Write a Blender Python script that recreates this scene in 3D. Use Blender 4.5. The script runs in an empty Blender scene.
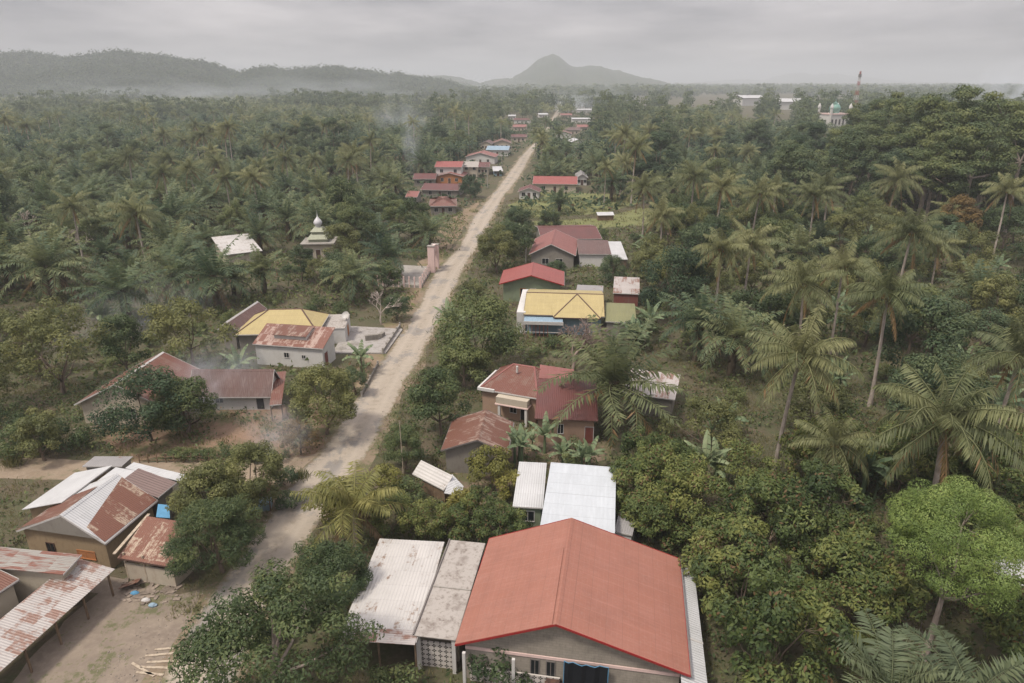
import bpy, math, random
import numpy as np
from mathutils import Vector, Matrix
R = math.radians
rng = np.random.default_rng(11)
random.seed(7)
SC = bpy.context.scene
COL = SC.collection
W_, H_, F_ = 1024, 683, 683.0
PITCH = R(20.8); CH = 38.0; S = CH/27.0
cp, sp = math.cos(PITCH), math.sin(PITCH)

# ------------------------------------------------------------------ camera and the photo-to-place conversion
def ray(px, py):
    a = (px-512)/F_; b = (341.5-py)/F_
    return (a, cp + b*sp, -sp + b*cp)
def P(px, py, z=0.0):
    d = ray(px, py); t = (z-CH)/d[2]
    return np.array([d[0]*t, d[1]*t, z])
def D(px, py, y):
    """point on the pixel ray at horizontal distance y"""
    d = ray(px, py); t = y/d[1]
    return np.array([d[0]*t, y, CH+d[2]*t])
def proj(x, y, z):
    w = z-CH
    dep = y*cp - w*sp
    up = y*sp + w*cp
    return 512+F_*x/dep, 341.5-F_*up/dep, dep

cam_d = bpy.data.cameras.new('camera'); cam = bpy.data.objects.new('camera', cam_d); COL.objects.link(cam)
cam.location = (0, 0, CH); cam.rotation_euler = (R(90)-PITCH, 0, 0)
cam_d.sensor_width = 36; cam_d.lens = 36*F_/W_; cam_d.clip_start = 0.5; cam_d.clip_end = 30000
SC.camera = cam

# ------------------------------------------------------------------ object helpers
def tag(o, label=None, cat=None, group=None, kind=None):
    if label: o['label'] = label
    if cat: o['category'] = cat
    if group: o['group'] = group
    if kind: o['kind'] = kind
    return o
def link(name, me, parent=None, loc=None, rz=None):
    o = bpy.data.objects.new(name, me); COL.objects.link(o)
    if parent is not None: o.parent = parent
    if loc is not None: o.location = loc
    if rz is not None: o.rotation_euler = (0, 0, rz)
    return o
def empty(name, loc=(0, 0, 0), rz=0.0):
    o = bpy.data.objects.new(name, None); COL.objects.link(o); o.empty_display_size = .3
    o.location = loc; o.rotation_euler = (0, 0, rz); return o
def mesh_np(name, v, faces_flat, nper, mats, tint=None, midx=None, smooth=False):
    """v (n,3); faces_flat (m*nper) ; all faces nper-gons"""
    me = bpy.data.meshes.new(name)
    v = np.asarray(v, dtype=np.float32); f = np.asarray(faces_flat, dtype=np.int32).ravel()
    m = len(f)//nper
    me.vertices.add(len(v)); me.vertices.foreach_set('co', v.ravel())
    me.loops.add(len(f)); me.loops.foreach_set('vertex_index', f)
    me.polygons.add(m); me.polygons.foreach_set('loop_start', np.arange(0, m*nper, nper, dtype=np.int32))
    for mt in mats: me.materials.append(mt)
    if midx is not None: me.polygons.foreach_set('material_index', np.asarray(midx, dtype=np.int32))
    if smooth: me.polygons.foreach_set('use_smooth', np.ones(m, dtype=bool))
    if tint is not None:
        a = me.attributes.new('tint', 'FLOAT', 'POINT'); a.data.foreach_set('value', np.asarray(tint, dtype=np.float32))
    me.update(calc_edges=True)
    return me
class MB:
    """collects shapes of one material into one mesh"""
    def __init__(s): s.v = []; s.f = []
    def poly(s, pts):
        n = len(s.v); s.v += [tuple(float(c) for c in p) for p in pts]; s.f.append(tuple(range(n, n+len(pts)))); return s
    def hexa(s, b, t):
        """b, t: 4 bottom and 4 top corners, counter-clockwise from above"""
        n = len(s.v); s.v += [tuple(map(float, p)) for p in list(b)+list(t)]
        s.f += [(n+3, n+2, n+1, n), (n+4, n+5, n+6, n+7)]
        for i in range(4):
            j = (i+1) % 4; s.f.append((n+i, n+j, n+4+j, n+4+i))
        return s
    def box(s, x0, x1, y0, y1, z0, z1):
        return s.hexa([(x0, y0, z0), (x1, y0, z0), (x1, y1, z0), (x0, y1, z0)], [(x0, y0, z1), (x1, y0, z1), (x1, y1, z1), (x0, y1, z1)])
    def slab(s, q, t):
        """thick sheet below the quad or polygon q (ccw from above)"""
        n = len(s.v); k = len(q)
        s.v += [tuple(map(float, p)) for p in q] + [(float(p[0]), float(p[1]), float(p[2])-t) for p in q]
        s.f.append(tuple(range(n, n+k))); s.f.append(tuple(range(n+2*k-1, n+k-1, -1)))
        for i in range(k):
            j = (i+1) % k; s.f.append((n+j, n+i, n+k+i, n+k+j))
        return s
    def bar(s, a, b, w, h=None):
        a = Vector(a); b = Vector(b); d = (b-a).normalized(); h = h or w
        u = Vector((0, 0, 1)) if abs(d.z) < .95 else Vector((1, 0, 0))
        l = d.cross(u).normalized()*w/2; u = l.cross(d).normalized()*h/2
        n = len(s.v)
        for p in (a, b):
            for c in (-l-u, l-u, l+u, -l+u): s.v.append(tuple(p+c))
        s.f += [(n, n+1, n+2, n+3), (n+7, n+6, n+5, n+4)]
        for i in range(4):
            j = (i+1) % 4; s.f.append((n+j, n+i, n+4+i, n+4+j))
        return s
    def tube(s, pts, rad, k=8, cap=True):
        n0 = len(s.v); m = len(pts)
        for i, p in enumerate(pts):
            p = Vector(p); q = Vector(pts[min(i+1, m-1)]); o = Vector(pts[max(i-1, 0)])
            d = (q-o).normalized(); ref = Vector((1, 0, 0)) if abs(d.x) < .8 else Vector((0, 1, 0))
            a = d.cross(ref).normalized(); b = d.cross(a).normalized()
            for j in range(k):
                t = 2*math.pi*j/k; s.v.append(tuple(p + (a*math.cos(t)+b*math.sin(t))*rad[i]))
        for i in range(m-1):
            for j in range(k):
                j2 = (j+1) % k
                s.f.append((n0+i*k+j, n0+i*k+j2, n0+(i+1)*k+j2, n0+(i+1)*k+j))
        if cap:
            s.f.append(tuple(n0+(m-1)*k+j for j in range(k))); s.f.append(tuple(n0+j for j in range(k-1, -1, -1)))
        return s
    def lathe(s, prof, k=20, c=(0, 0)):
        n0 = len(s.v); m = len(prof)
        for r, z in prof:
            for j in range(k):
                t = 2*math.pi*j/k; s.v.append((c[0]+r*math.cos(t), c[1]+r*math.sin(t), z))
        for i in range(m-1):
            for j in range(k):
                j2 = (j+1) % k; s.f.append((n0+i*k+j, n0+i*k+j2, n0+(i+1)*k+j2, n0+(i+1)*k+j))
        return s
    def mesh(s, name, mat, smooth=False):
        me = bpy.data.meshes.new(name); me.from_pydata(s.v, [], s.f)
        if mat is not None: me.materials.append(mat)
        if smooth:
            for p in me.polygons: p.use_smooth = True
        me.update(); return me
    def build(s, name, mat, parent=None, smooth=False, loc=None, rz=None):
        return link(name, s.mesh(name, mat, smooth), parent, loc, rz)

# ------------------------------------------------------------------ materials
def nm(name):
    m = bpy.data.materials.new(name); m.use_nodes = True
    nt = m.node_tree; nt.nodes.clear()
    out = nt.nodes.new('ShaderNodeOutputMaterial')
    return m, nt, out
def N(nt, typ, **kw):
    n = nt.nodes.new(typ)
    for k, v in kw.items():
        if k.startswith('i_'):
            n.inputs[k[2:].replace('_', ' ')].default_value = v
        else: setattr(n, k, v)
    return n
def L(nt, a, b): nt.links.new(a, b)
def mixc(nt, fac, a, b, mode='MIX'):
    n = nt.nodes.new('ShaderNodeMix'); n.data_type = 'RGBA'; n.blend_type = mode
    for sock, val in ((n.inputs[0], fac), (n.inputs[6], a), (n.inputs[7], b)):
        if hasattr(val, 'default_value'): nt.links.new(val, sock)
        elif isinstance(val, (int, float)): sock.default_value = val
        else: sock.default_value = (*val, 1) if len(val) == 3 else val
    return n.outputs[2]
def math_(nt, op, a, b=None, clamp=False):
    n = nt.nodes.new('ShaderNodeMath'); n.operation = op; n.use_clamp = clamp
    for i, val in enumerate((a, b)):
        if val is None: continue
        if hasattr(val, 'default_value'): nt.links.new(val, n.inputs[i])
        else: n.inputs[i].default_value = val
    return n.outputs[0]
def ramp(nt, fac, lo, hi):
    n = nt.nodes.new('ShaderNodeMapRange'); n.inputs[1].default_value = lo; n.inputs[2].default_value = hi
    nt.links.new(fac, n.inputs[0]); return n.outputs[0]
def noise(nt, vec, scale, detail=4, rough=.55, sc=(1, 1, 1)):
    if sc != (1, 1, 1):
        m = nt.nodes.new('ShaderNodeMapping'); m.inputs['Scale'].default_value = sc; nt.links.new(vec, m.inputs[0]); vec = m.outputs[0]
    n = nt.nodes.new('ShaderNodeTexNoise'); n.inputs['Scale'].default_value = scale; n.inputs['Detail'].default_value = detail
    n.inputs['Roughness'].default_value = rough; nt.links.new(vec, n.inputs['Vector']); return n.outputs[0]
def bump(nt, h, strength, dist, normal=None):
    b = nt.nodes.new('ShaderNodeBump'); b.inputs['Strength'].default_value = strength; b.inputs['Distance'].default_value = dist
    nt.links.new(h, b.inputs['Height'])
    if normal is not None: nt.links.new(normal, b.inputs['Normal'])
    return b.outputs[0]
def surf(nt, out, col, rough=.8, nrm=None, metal=0.0, spec=.3):
    b = nt.nodes.new('ShaderNodeBsdfPrincipled')
    if hasattr(col, 'default_value'): nt.links.new(col, b.inputs['Base Color'])
    else: b.inputs['Base Color'].default_value = (*col, 1)
    if hasattr(rough, 'default_value'): nt.links.new(rough, b.inputs['Roughness'])
    else: b.inputs['Roughness'].default_value = rough
    b.inputs['Metallic'].default_value = metal; b.inputs['Specular IOR Level'].default_value = spec
    if nrm is not None: nt.links.new(nrm, b.inputs['Normal'])
    nt.links.new(b.outputs[0], out.inputs[0]); return b

def leaf_mat(name, c0, c1, c2, dead=(.15, .10, .055), rnd=.5, trans=.38, rough=.55):
    """c0 dark, c1 mid, c2 light leaf colours; chosen leaf by leaf (tint) and tree by tree"""
    c0, c1, c2 = [tuple(q*k for q in cc) for cc, k in ((c0, 1.25), (c1, 1.3), (c2, 1.3))]
    m, nt, out = nm(name)
    at = N(nt, 'ShaderNodeAttribute', attribute_name='tint'); oi = N(nt, 'ShaderNodeObjectInfo')
    r = math_(nt, 'MULTIPLY', math_(nt, 'SUBTRACT', oi.outputs['Random'], .5), rnd)
    t = math_(nt, 'ADD', math_(nt, 'MINIMUM', at.outputs['Fac'], 1.0), r, clamp=True)
    cr = N(nt, 'ShaderNodeValToRGB'); e = cr.color_ramp.elements
    e[0].position = 0; e[0].color = (*c0, 1); e[1].position = 1; e[1].color = (*c2, 1)
    x = e.new(.5); x.color = (*c1, 1)
    L(nt, t, cr.inputs[0])
    col = mixc(nt, math_(nt, 'GREATER_THAN', at.outputs['Fac'], 1.4), cr.outputs[0], dead)
    b = surf(nt, out, col, rough, spec=.25)
    tr = N(nt, 'ShaderNodeBsdfTranslucent'); L(nt, col, tr.inputs[0])
    mx = N(nt, 'ShaderNodeMixShader'); mx.inputs[0].default_value = trans
    L(nt, b.outputs[0], mx.inputs[1]); L(nt, tr.outputs[0], mx.inputs[2]); L(nt, mx.outputs[0], out.inputs[0])
    return m
def bark_mat(name, c, c2):
    m, nt, out = nm(name); tc = N(nt, 'ShaderNodeTexCoord')
    n1 = noise(nt, tc.outputs['Object'], 3, 5, sc=(1, 1, .4)); n2 = noise(nt, tc.outputs['Object'], 9, 3, sc=(1, 1, 2.5))
    col = mixc(nt, ramp(nt, n1, .35, .65), c, c2)
    surf(nt, out, col, .9, bump(nt, n2, .6, .03)); return m
def wall_mat(name, c, stain=.45, stainc=(.14, .12, .10), block=False):
    c = tuple(q*.74 for q in c)
    m, nt, out = nm(name); tc = N(nt, 'ShaderNodeTexCoord'); v = tc.outputs['Object']
    n1 = noise(nt, v, .9, 6, .65); n2 = noise(nt, v, 3.5, 4, .6, (1, 1, .35)); n3 = noise(nt, v, 25, 3)
    f = math_(nt, 'MULTIPLY', math_(nt, 'ADD', ramp(nt, n1, .5, .75), ramp(nt, n2, .52, .8), clamp=True), stain)
    col = mixc(nt, f, c, stainc)
    nrm = bump(nt, n3, .3, .01)
    if block:
        geo = N(nt, 'ShaderNodeVectorMath', operation='DOT_PRODUCT'); L(nt, v, geo.inputs[0]); geo.inputs[1].default_value = (1, 1, 0)
        cb = N(nt, 'ShaderNodeCombineXYZ'); sx = N(nt, 'ShaderNodeSeparateXYZ'); L(nt, v, sx.inputs[0])
        L(nt, geo.outputs['Value'], cb.inputs[0]); L(nt, sx.outputs[2], cb.inputs[1])
        br = N(nt, 'ShaderNodeTexBrick'); L(nt, cb.outputs[0], br.inputs['Vector'])
        br.inputs['Scale'].default_value = 1; br.inputs['Brick Width'].default_value = .42; br.inputs['Row Height'].default_value = .21; br.inputs['Mortar Size'].default_value = .012
        br.inputs['Color1'].default_value = (1, 1, 1, 1); br.inputs['Color2'].default_value = (.86, .86, .86, 1); br.inputs['Mortar'].default_value = (.72, .72, .70, 1)
        col = mixc(nt, .9, col, br.outputs[0], 'MULTIPLY')
    surf(nt, out, col, .9, nrm); return m
def metal_mat(name, c, rust=.0, rustc=(.22, .07, .035), pitch=.2, axis=0, seam=1.6, rough=.5, seamc=.75, patch=1.0, streak=0.0, ribs=.035, dirt=.35, pale=.0):
    c = tuple(q*.74 for q in c); rustc = (rustc[0]*.66, rustc[1]*.74, rustc[2]*.74)
    m, nt, out = nm(name); tc = N(nt, 'ShaderNodeTexCoord'); v = tc.outputs['Object']
    sx = N(nt, 'ShaderNodeSeparateXYZ'); L(nt, v, sx.inputs[0])
    u = sx.outputs[axis]; w = sx.outputs[1-axis]
    wv = math_(nt, 'SINE', math_(nt, 'MULTIPLY', u, 2*math.pi/pitch))
    n1 = noise(nt, v, 2.2*patch, 7, .7); sc = (2.2, .25, 1) if axis == 0 else (.25, 2.2, 1)
    n2 = noise(nt, v, 1.6, 5, .6, sc); n3 = noise(nt, v, .35, 3, .5); n4 = noise(nt, v, 14, 4, .6)
    # sheets bought at different times: a tone per sheet
    fl = math_(nt, 'FLOOR', math_(nt, 'DIVIDE', u, .8)); fl2 = math_(nt, 'FLOOR', math_(nt, 'DIVIDE', w, seam))
    cb = N(nt, 'ShaderNodeCombineXYZ'); L(nt, fl, cb.inputs[0]); L(nt, fl2, cb.inputs[1])
    wn = N(nt, 'ShaderNodeTexWhiteNoise'); L(nt, cb.outputs[0], wn.inputs[0])
    base = mixc(nt, math_(nt, 'MULTIPLY', ramp(nt, wn.outputs[0], 0, 1), .45), c, tuple(x*.78 for x in c))
    base = mixc(nt, math_(nt, 'MULTIPLY', ramp(nt, n3, .42, .7), dirt), base, tuple(x*.55+.02 for x in c))
    if pale: base = mixc(nt, math_(nt, 'MULTIPLY', ramp(nt, n2, .5, .8), pale), base, (.55, .5, .46))
    # worn seam lines across the slope
    fr = math_(nt, 'FRACT', math_(nt, 'DIVIDE', w, seam)); ln = math_(nt, 'LESS_THAN', fr, .03)
    base = mixc(nt, math_(nt, 'MULTIPLY', ln, .5), base, tuple(x*seamc for x in c))
    if rust > 0:
        s = math_(nt, 'ADD', math_(nt, 'MULTIPLY', n1, 1-streak), math_(nt, 'MULTIPLY', n2, streak))
        s = math_(nt, 'ADD', s, math_(nt, 'MULTIPLY', math_(nt, 'SUBTRACT', wn.outputs[0], .5), .22))
        th = .74-.5*rust
        fac = ramp(nt, s, th-.05, th+.05)
        rc = mixc(nt, ramp(nt, n4, .3, .7), rustc, tuple(x*1.45 for x in rustc))
        base = mixc(nt, math_(nt, 'MULTIPLY', fac, .92), base, rc)
    nrm = bump(nt, wv, 1.0, ribs*pitch*2); nrm = bump(nt, n4, .15, .01, nrm)
    surf(nt, out, base, rough, nrm, 0.0, .35); return m
def tile_mat(name, c, w=.28, h=.36, gridc=1.12, axis=0, dirt=.3, patchc=None, bs=.5):
    c = tuple(q*.76 for q in c)
    m, nt, out = nm(name); tc = N(nt, 'ShaderNodeTexCoord'); v = tc.outputs['Object']
    sx = N(nt, 'ShaderNodeSeparateXYZ'); L(nt, v, sx.inputs[0]); u = sx.outputs[axis]; q = sx.outputs[1-axis]
    fu = math_(nt, 'FRACT', math_(nt, 'DIVIDE', u, w)); fq = math_(nt, 'FRACT', math_(nt, 'DIVIDE', math_(nt, 'ABSOLUTE', q), h))
    hu = math_(nt, 'SINE', math_(nt, 'MULTIPLY', fu, math.pi))
    hh = math_(nt, 'ADD', math_(nt, 'MULTIPLY', hu, .6), math_(nt, 'MULTIPLY', fq, .8))
    # sheets ~ 0.85 x 1.45 m
    fl = math_(nt, 'FLOOR', math_(nt, 'DIVIDE', u, w*4)); fl2 = math_(nt, 'FLOOR', math_(nt, 'DIVIDE', q, h*3))
    cb = N(nt, 'ShaderNodeCombineXYZ'); L(nt, fl, cb.inputs[0]); L(nt, fl2, cb.inputs[1])
    wn = N(nt, 'ShaderNodeTexWhiteNoise'); L(nt, cb.outputs[0], wn.inputs[0])
    n1 = noise(nt, v, .5, 5, .6); n2 = noise(nt, v, 6, 4, .6)
    base = mixc(nt, math_(nt, 'MULTIPLY', wn.outputs[0], .3), c, patchc or tuple(x*.78 for x in c))
    base = mixc(nt, math_(nt, 'MULTIPLY', ramp(nt, n1, .45, .75), dirt), base, tuple(x*.62+.01 for x in c))
    e1 = math_(nt, 'LESS_THAN', math_(nt, 'FRACT', math_(nt, 'DIVIDE', u, w*4)), .045)
    e2 = math_(nt, 'LESS_THAN', fq, .12)
    base = mixc(nt, math_(nt, 'MULTIPLY', math_(nt, 'MAXIMUM', e1, math_(nt, 'MULTIPLY', e2, .6)), .5), base, tuple(min(1, x*gridc+.02) for x in c))
    base = mixc(nt, math_(nt, 'MULTIPLY', ramp(nt, n2, .5, .8), .18), base, (.3, .26, .22))
    st = noise(nt, v, 1.0, 5, .65, (3, .35, 1) if axis == 0 else (.35, 3, 1)); sp_ = noise(nt, v, 2.6, 6, .7)
    base = mixc(nt, math_(nt, 'MULTIPLY', ramp(nt, st, .5, .78), .28), base, tuple(min(1, x*1.25+.05) for x in c))
    base = mixc(nt, math_(nt, 'MULTIPLY', ramp(nt, sp_, .62, .72), .4), base, tuple(x*.5+.02 for x in c))
    fs = math_(nt, 'FRACT', math_(nt, 'DIVIDE', math_(nt, 'ABSOLUTE', q), h*3)); lap = math_(nt, 'LESS_THAN', fs, .03)
    base = mixc(nt, math_(nt, 'MULTIPLY', lap, .45), base, tuple(x*.55 for x in c))
    surf(nt, out, base, .55, bump(nt, hh, bs, .02), 0, .3); return m
def plain(name, c, rough=.7, var=.2, scale=3.0):
    c = tuple(q*.76 for q in c)
    m, nt, out = nm(name); tc = N(nt, 'ShaderNodeTexCoord')
    n1 = noise(nt, tc.outputs['Object'], scale, 4, .6)
    col = mixc(nt, ramp(nt, n1, .35, .7), c, tuple(x*(1-var) for x in c))
    surf(nt, out, col, rough); return m

M = {}
M['glass'] = plain('dark_glass', (.02, .024, .028), .25)
M['dark'] = plain('painted_opening_shade', (.025, .022, .02), .9)  # near-black colour standing in for the shade inside openings
M['wood'] = bark_mat('weathered_wood', (.20, .14, .09), (.11, .075, .05))
M['darkwood'] = bark_mat('dark_wood', (.10, .055, .04), (.05, .03, .025))
M['palewood'] = bark_mat('pale_wood', (.42, .36, .28), (.26, .21, .16))
M['concrete'] = wall_mat('concrete', (.36, .34, .31), .6)
M['white'] = wall_mat('white_paint', (.66, .65, .63), .3, (.3, .27, .23))
M['cream'] = wall_mat('cream_wall', (.52, .46, .37), .4, (.25, .2, .15))
M['block'] = wall_mat('block_wall', (.38, .34, .29), .5, (.16, .14, .12), block=True)
M['plank'] = wall_mat('plank_wall', (.36, .27, .17), .5, (.16, .11, .07))
M['tan'] = wall_mat('tan_wall', (.42, .29, .21), .35, (.2, .13, .1))
M['pink'] = wall_mat('pink_wall', (.80, .60, .56), .2, (.25, .17, .15))
M['green'] = wall_mat('green_wall', (.24, .29, .19), .4, (.12, .12, .09))
M['greywall'] = wall_mat('grey_wall', (.27, .25, .22), .5, (.12, .1, .09))
M['redwood'] = wall_mat('red_plank_wall', (.22, .07, .055), .5)
M['orange'] = wall_mat('orange_wall', (.48, .2, .08), .4)
M['bluew'] = wall_mat('blue_wall', (.26, .38, .46), .35)
M['fascia_red'] = plain('red_fascia', (.36, .035, .035), .5)
M['fascia_white'] = plain('white_fascia', (.6, .58, .56), .6)
M['fascia_grey'] = plain('grey_fascia', (.2, .18, .17), .7)
M['fascia_brown'] = plain('brown_fascia', (.12, .07, .055), .7)
M['zinc'] = metal_mat('zinc_roof', (.60, .61, .62), rust=.0, pitch=.22)
M['zincp'] = metal_mat('pale_zinc_roof', (.60, .58, .56), rust=.17, rustc=(.24, .15, .11), streak=.0, pitch=.25, axis=1, dirt=.25)
M['whitetile'] = tile_mat('white_tile_roof', (.54, .58, .62), dirt=.2, gridc=.86, w=.36, h=.5)
M['red'] = tile_mat('salmon_red_roof', (.33, .140, .100), dirt=.4, patchc=(.27, .125, .098), bs=.22)
M['red2'] = tile_mat('red_roof', (.30, .085, .075), dirt=.35)
M['redfar'] = tile_mat('pink_red_roof', (.27, .105, .092), dirt=.5)
M['maroon'] = metal_mat('maroon_roof', (.155, .055, .048), rust=0, pitch=.22, dirt=.5)
M['maroon2'] = metal_mat('dull_maroon_roof', (.15, .085, .075), rust=0, pitch=.22, dirt=.5, pale=.12)
M['redbrown'] = metal_mat('redbrown_roof', (.22, .13, .10), rust=.66, rustc=(.17, .062, .045), pitch=.22, dirt=.5, streak=.5, pale=.1)
M['mauve'] = metal_mat('mauve_roof', (.22, .155, .14), rust=0, pitch=.3, dirt=.3)
M['rust'] = metal_mat('rusty_roof', (.36, .27, .22), rust=.68, rustc=(.15, .052, .033), pitch=.18, streak=.6)
M['rustp'] = metal_mat('rust_patched_roof', (.46, .36, .27), rust=.66, rustc=(.17, .055, .034), pitch=.18, patch=1.9, streak=.45)
M['rusth'] = metal_mat('rust_red_roof', (.45, .33, .28), rust=.60, rustc=(.19, .07, .048), pitch=.18, streak=.5)
M['rustw'] = metal_mat('rust_white_roof', (.50, .46, .44), rust=.36, rustc=(.22, .10, .07), pitch=.18, streak=.55)
M['ruststripe'] = metal_mat('rust_striped_roof', (.34, .32, .29), rust=.47, rustc=(.20, .062, .04), pitch=.18, streak=.9)
M['greymetal'] = metal_mat('grey_metal_roof', (.34, .33, .33), rust=.1, pitch=.2)
M['yellow'] = tile_mat('yellow_roof', (.46, .375, .175), dirt=.35)
M['olive'] = metal_mat('olive_roof', (.25, .25, .12), rust=0, pitch=.25, dirt=.4)
M['bluer'] = metal_mat('blue_roof', (.30, .42, .52), rust=0, pitch=.25)
M['slab'] = wall_mat('stained_slab', (.42, .39, .36), .85, (.11, .085, .07))
M['tarp'] = plain('black_tarp', (.012, .014, .02), .5)
M['bluetarp'] = plain('blue_tarp', (.10, .30, .50), .6)
M['silver'] = plain('silver_dome', (.7, .7, .72), .3)
M['domegreen'] = plain('green_dome', (.22, .42, .36), .5)
M['bark'] = bark_mat('bark', (.17, .13, .10), (.09, .07, .055))
M['barkpale'] = bark_mat('pale_bark', (.36, .30, .26), (.20, .165, .14))
M['palmtrunk'] = bark_mat('palm_trunk', (.38, .33, .29), (.22, .185, .16))
M['oiltrunk'] = bark_mat('oil_palm_trunk', (.12, .09, .06), (.06, .05, .035))
M['deadwood'] = bark_mat('dead_wood', (.46, .40, .36), (.30, .25, .22))
M['nut'] = plain('coconut_husk', (.36, .17, .06), .6)
M['oil'] = leaf_mat('oil_palm_leaf', (.034, .062, .040), (.082, .114, .060), (.168, .180, .084), dead=(.15, .10, .055))
M['coco'] = leaf_mat('coconut_leaf', (.062, .080, .040), (.124, .140, .066), (.20, .202, .098), dead=(.24, .155, .075), rnd=.55)
M['young'] = leaf_mat('young_coconut_leaf', (.10, .11, .035), (.16, .16, .055), (.23, .21, .075))
M['greyfrond'] = leaf_mat('grey_green_leaf', (.06, .082, .05), (.10, .125, .07), (.15, .17, .09))
M['banana'] = leaf_mat('banana_leaf', (.06, .10, .055), (.12, .165, .09), (.19, .22, .12), trans=.35)
M['leaf'] = leaf_mat('tree_leaf', (.030, .050, .022), (.066, .092, .038), (.13, .146, .054), rnd=.75)
M['leafd'] = leaf_mat('dark_tree_leaf', (.023, .044, .024), (.050, .078, .040), (.100, .124, .056), rnd=.6)
M['leafo'] = leaf_mat('olive_leaf', (.060, .070, .028), (.11, .12, .045), (.17, .17, .062), rnd=.6)
M['leafb'] = leaf_mat('bright_leaf', (.066, .104, .030), (.132, .186, .052), (.215, .262, .078), rnd=.1)
M['leafy'] = leaf_mat('yellow_green_leaf', (.08, .085, .022), (.14, .14, .035), (.2, .185, .05), rnd=.3)
M['leafbrown'] = leaf_mat('rust_leaf', (.08, .055, .025), (.14, .095, .035), (.2, .14, .05), rnd=.3)
M['leafwhite'] = leaf_mat('pale_blossom', (.14, .14, .12), (.26, .24, .22), (.38, .35, .32), rnd=.1)
M['cocoa'] = leaf_mat('cocoa_leaf', (.030, .050, .019), (.078, .106, .034), (.158, .168, .050), dead=(.14, .09, .045), rnd=.5)
M['twig'] = bark_mat('pink_twigs', (.30, .23, .20), (.22, .17, .145))
M['grassleaf'] = leaf_mat('grass_leaf', (.06, .075, .03), (.115, .115, .05), (.19, .165, .08))
# ------------------------------------------------------------------ plants as quads: (verts, faces, tint, matindex)
def nrmz(a): return a/np.maximum(1e-9, np.linalg.norm(a, axis=-1, keepdims=True))
def join(*qs):
    vs, fs, ts, ms, o = [], [], [], [], 0
    for v, f, t, m in qs:
        if len(v) == 0: continue
        vs.append(v); fs.append(f+o); ts.append(t); ms.append(m); o += len(v)
    return np.vstack(vs), np.vstack(fs), np.concatenate(ts), np.concatenate(ms)
def diamonds(a, b, wdir, w, tint, mid=.45, sag=0.0, m=0):
    """leaf from a to b, w wide along wdir"""
    n = len(a); c = a+(b-a)*mid; c[:, 2] += sag
    v = np.stack([a, c+wdir*w[:, None]/2, b, c-wdir*w[:, None]/2], 1).reshape(-1, 3)
    f = np.arange(4*n).reshape(n, 4)
    return v, f, np.repeat(tint, 4), np.full(n, m)
def qtube(pts, rad, k=6, m=0, tint=.5):
    pts = np.asarray(pts, float); n = len(pts)
    d = nrmz(np.gradient(pts, axis=0)) if n > 2 else nrmz(np.repeat([pts[1]-pts[0]], 2, 0))
    ref = np.where(np.abs(d[:, :1]) < .8, [[1., 0, 0]], [[0, 1., 0]])
    a = nrmz(np.cross(d, ref)); b = np.cross(d, a); t = np.arange(k)*2*np.pi/k
    v = pts[:, None]+(a[:, None]*np.cos(t)[None, :, None]+b[:, None]*np.sin(t)[None, :, None])*np.asarray(rad, float)[:, None, None]
    f = []
    for i in range(n-1):
        for j in range(k):
            j2 = (j+1) % k; f.append((i*k+j, i*k+j2, (i+1)*k+j2, (i+1)*k+j))
    return v.reshape(-1, 3), np.array(f), np.full(n*k, tint), np.full(len(f), m)
def to_mesh(name, q, mats, smooth=False):
    return mesh_np(name, q[0], q[1], 4, mats, q[2], q[3], smooth)

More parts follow.
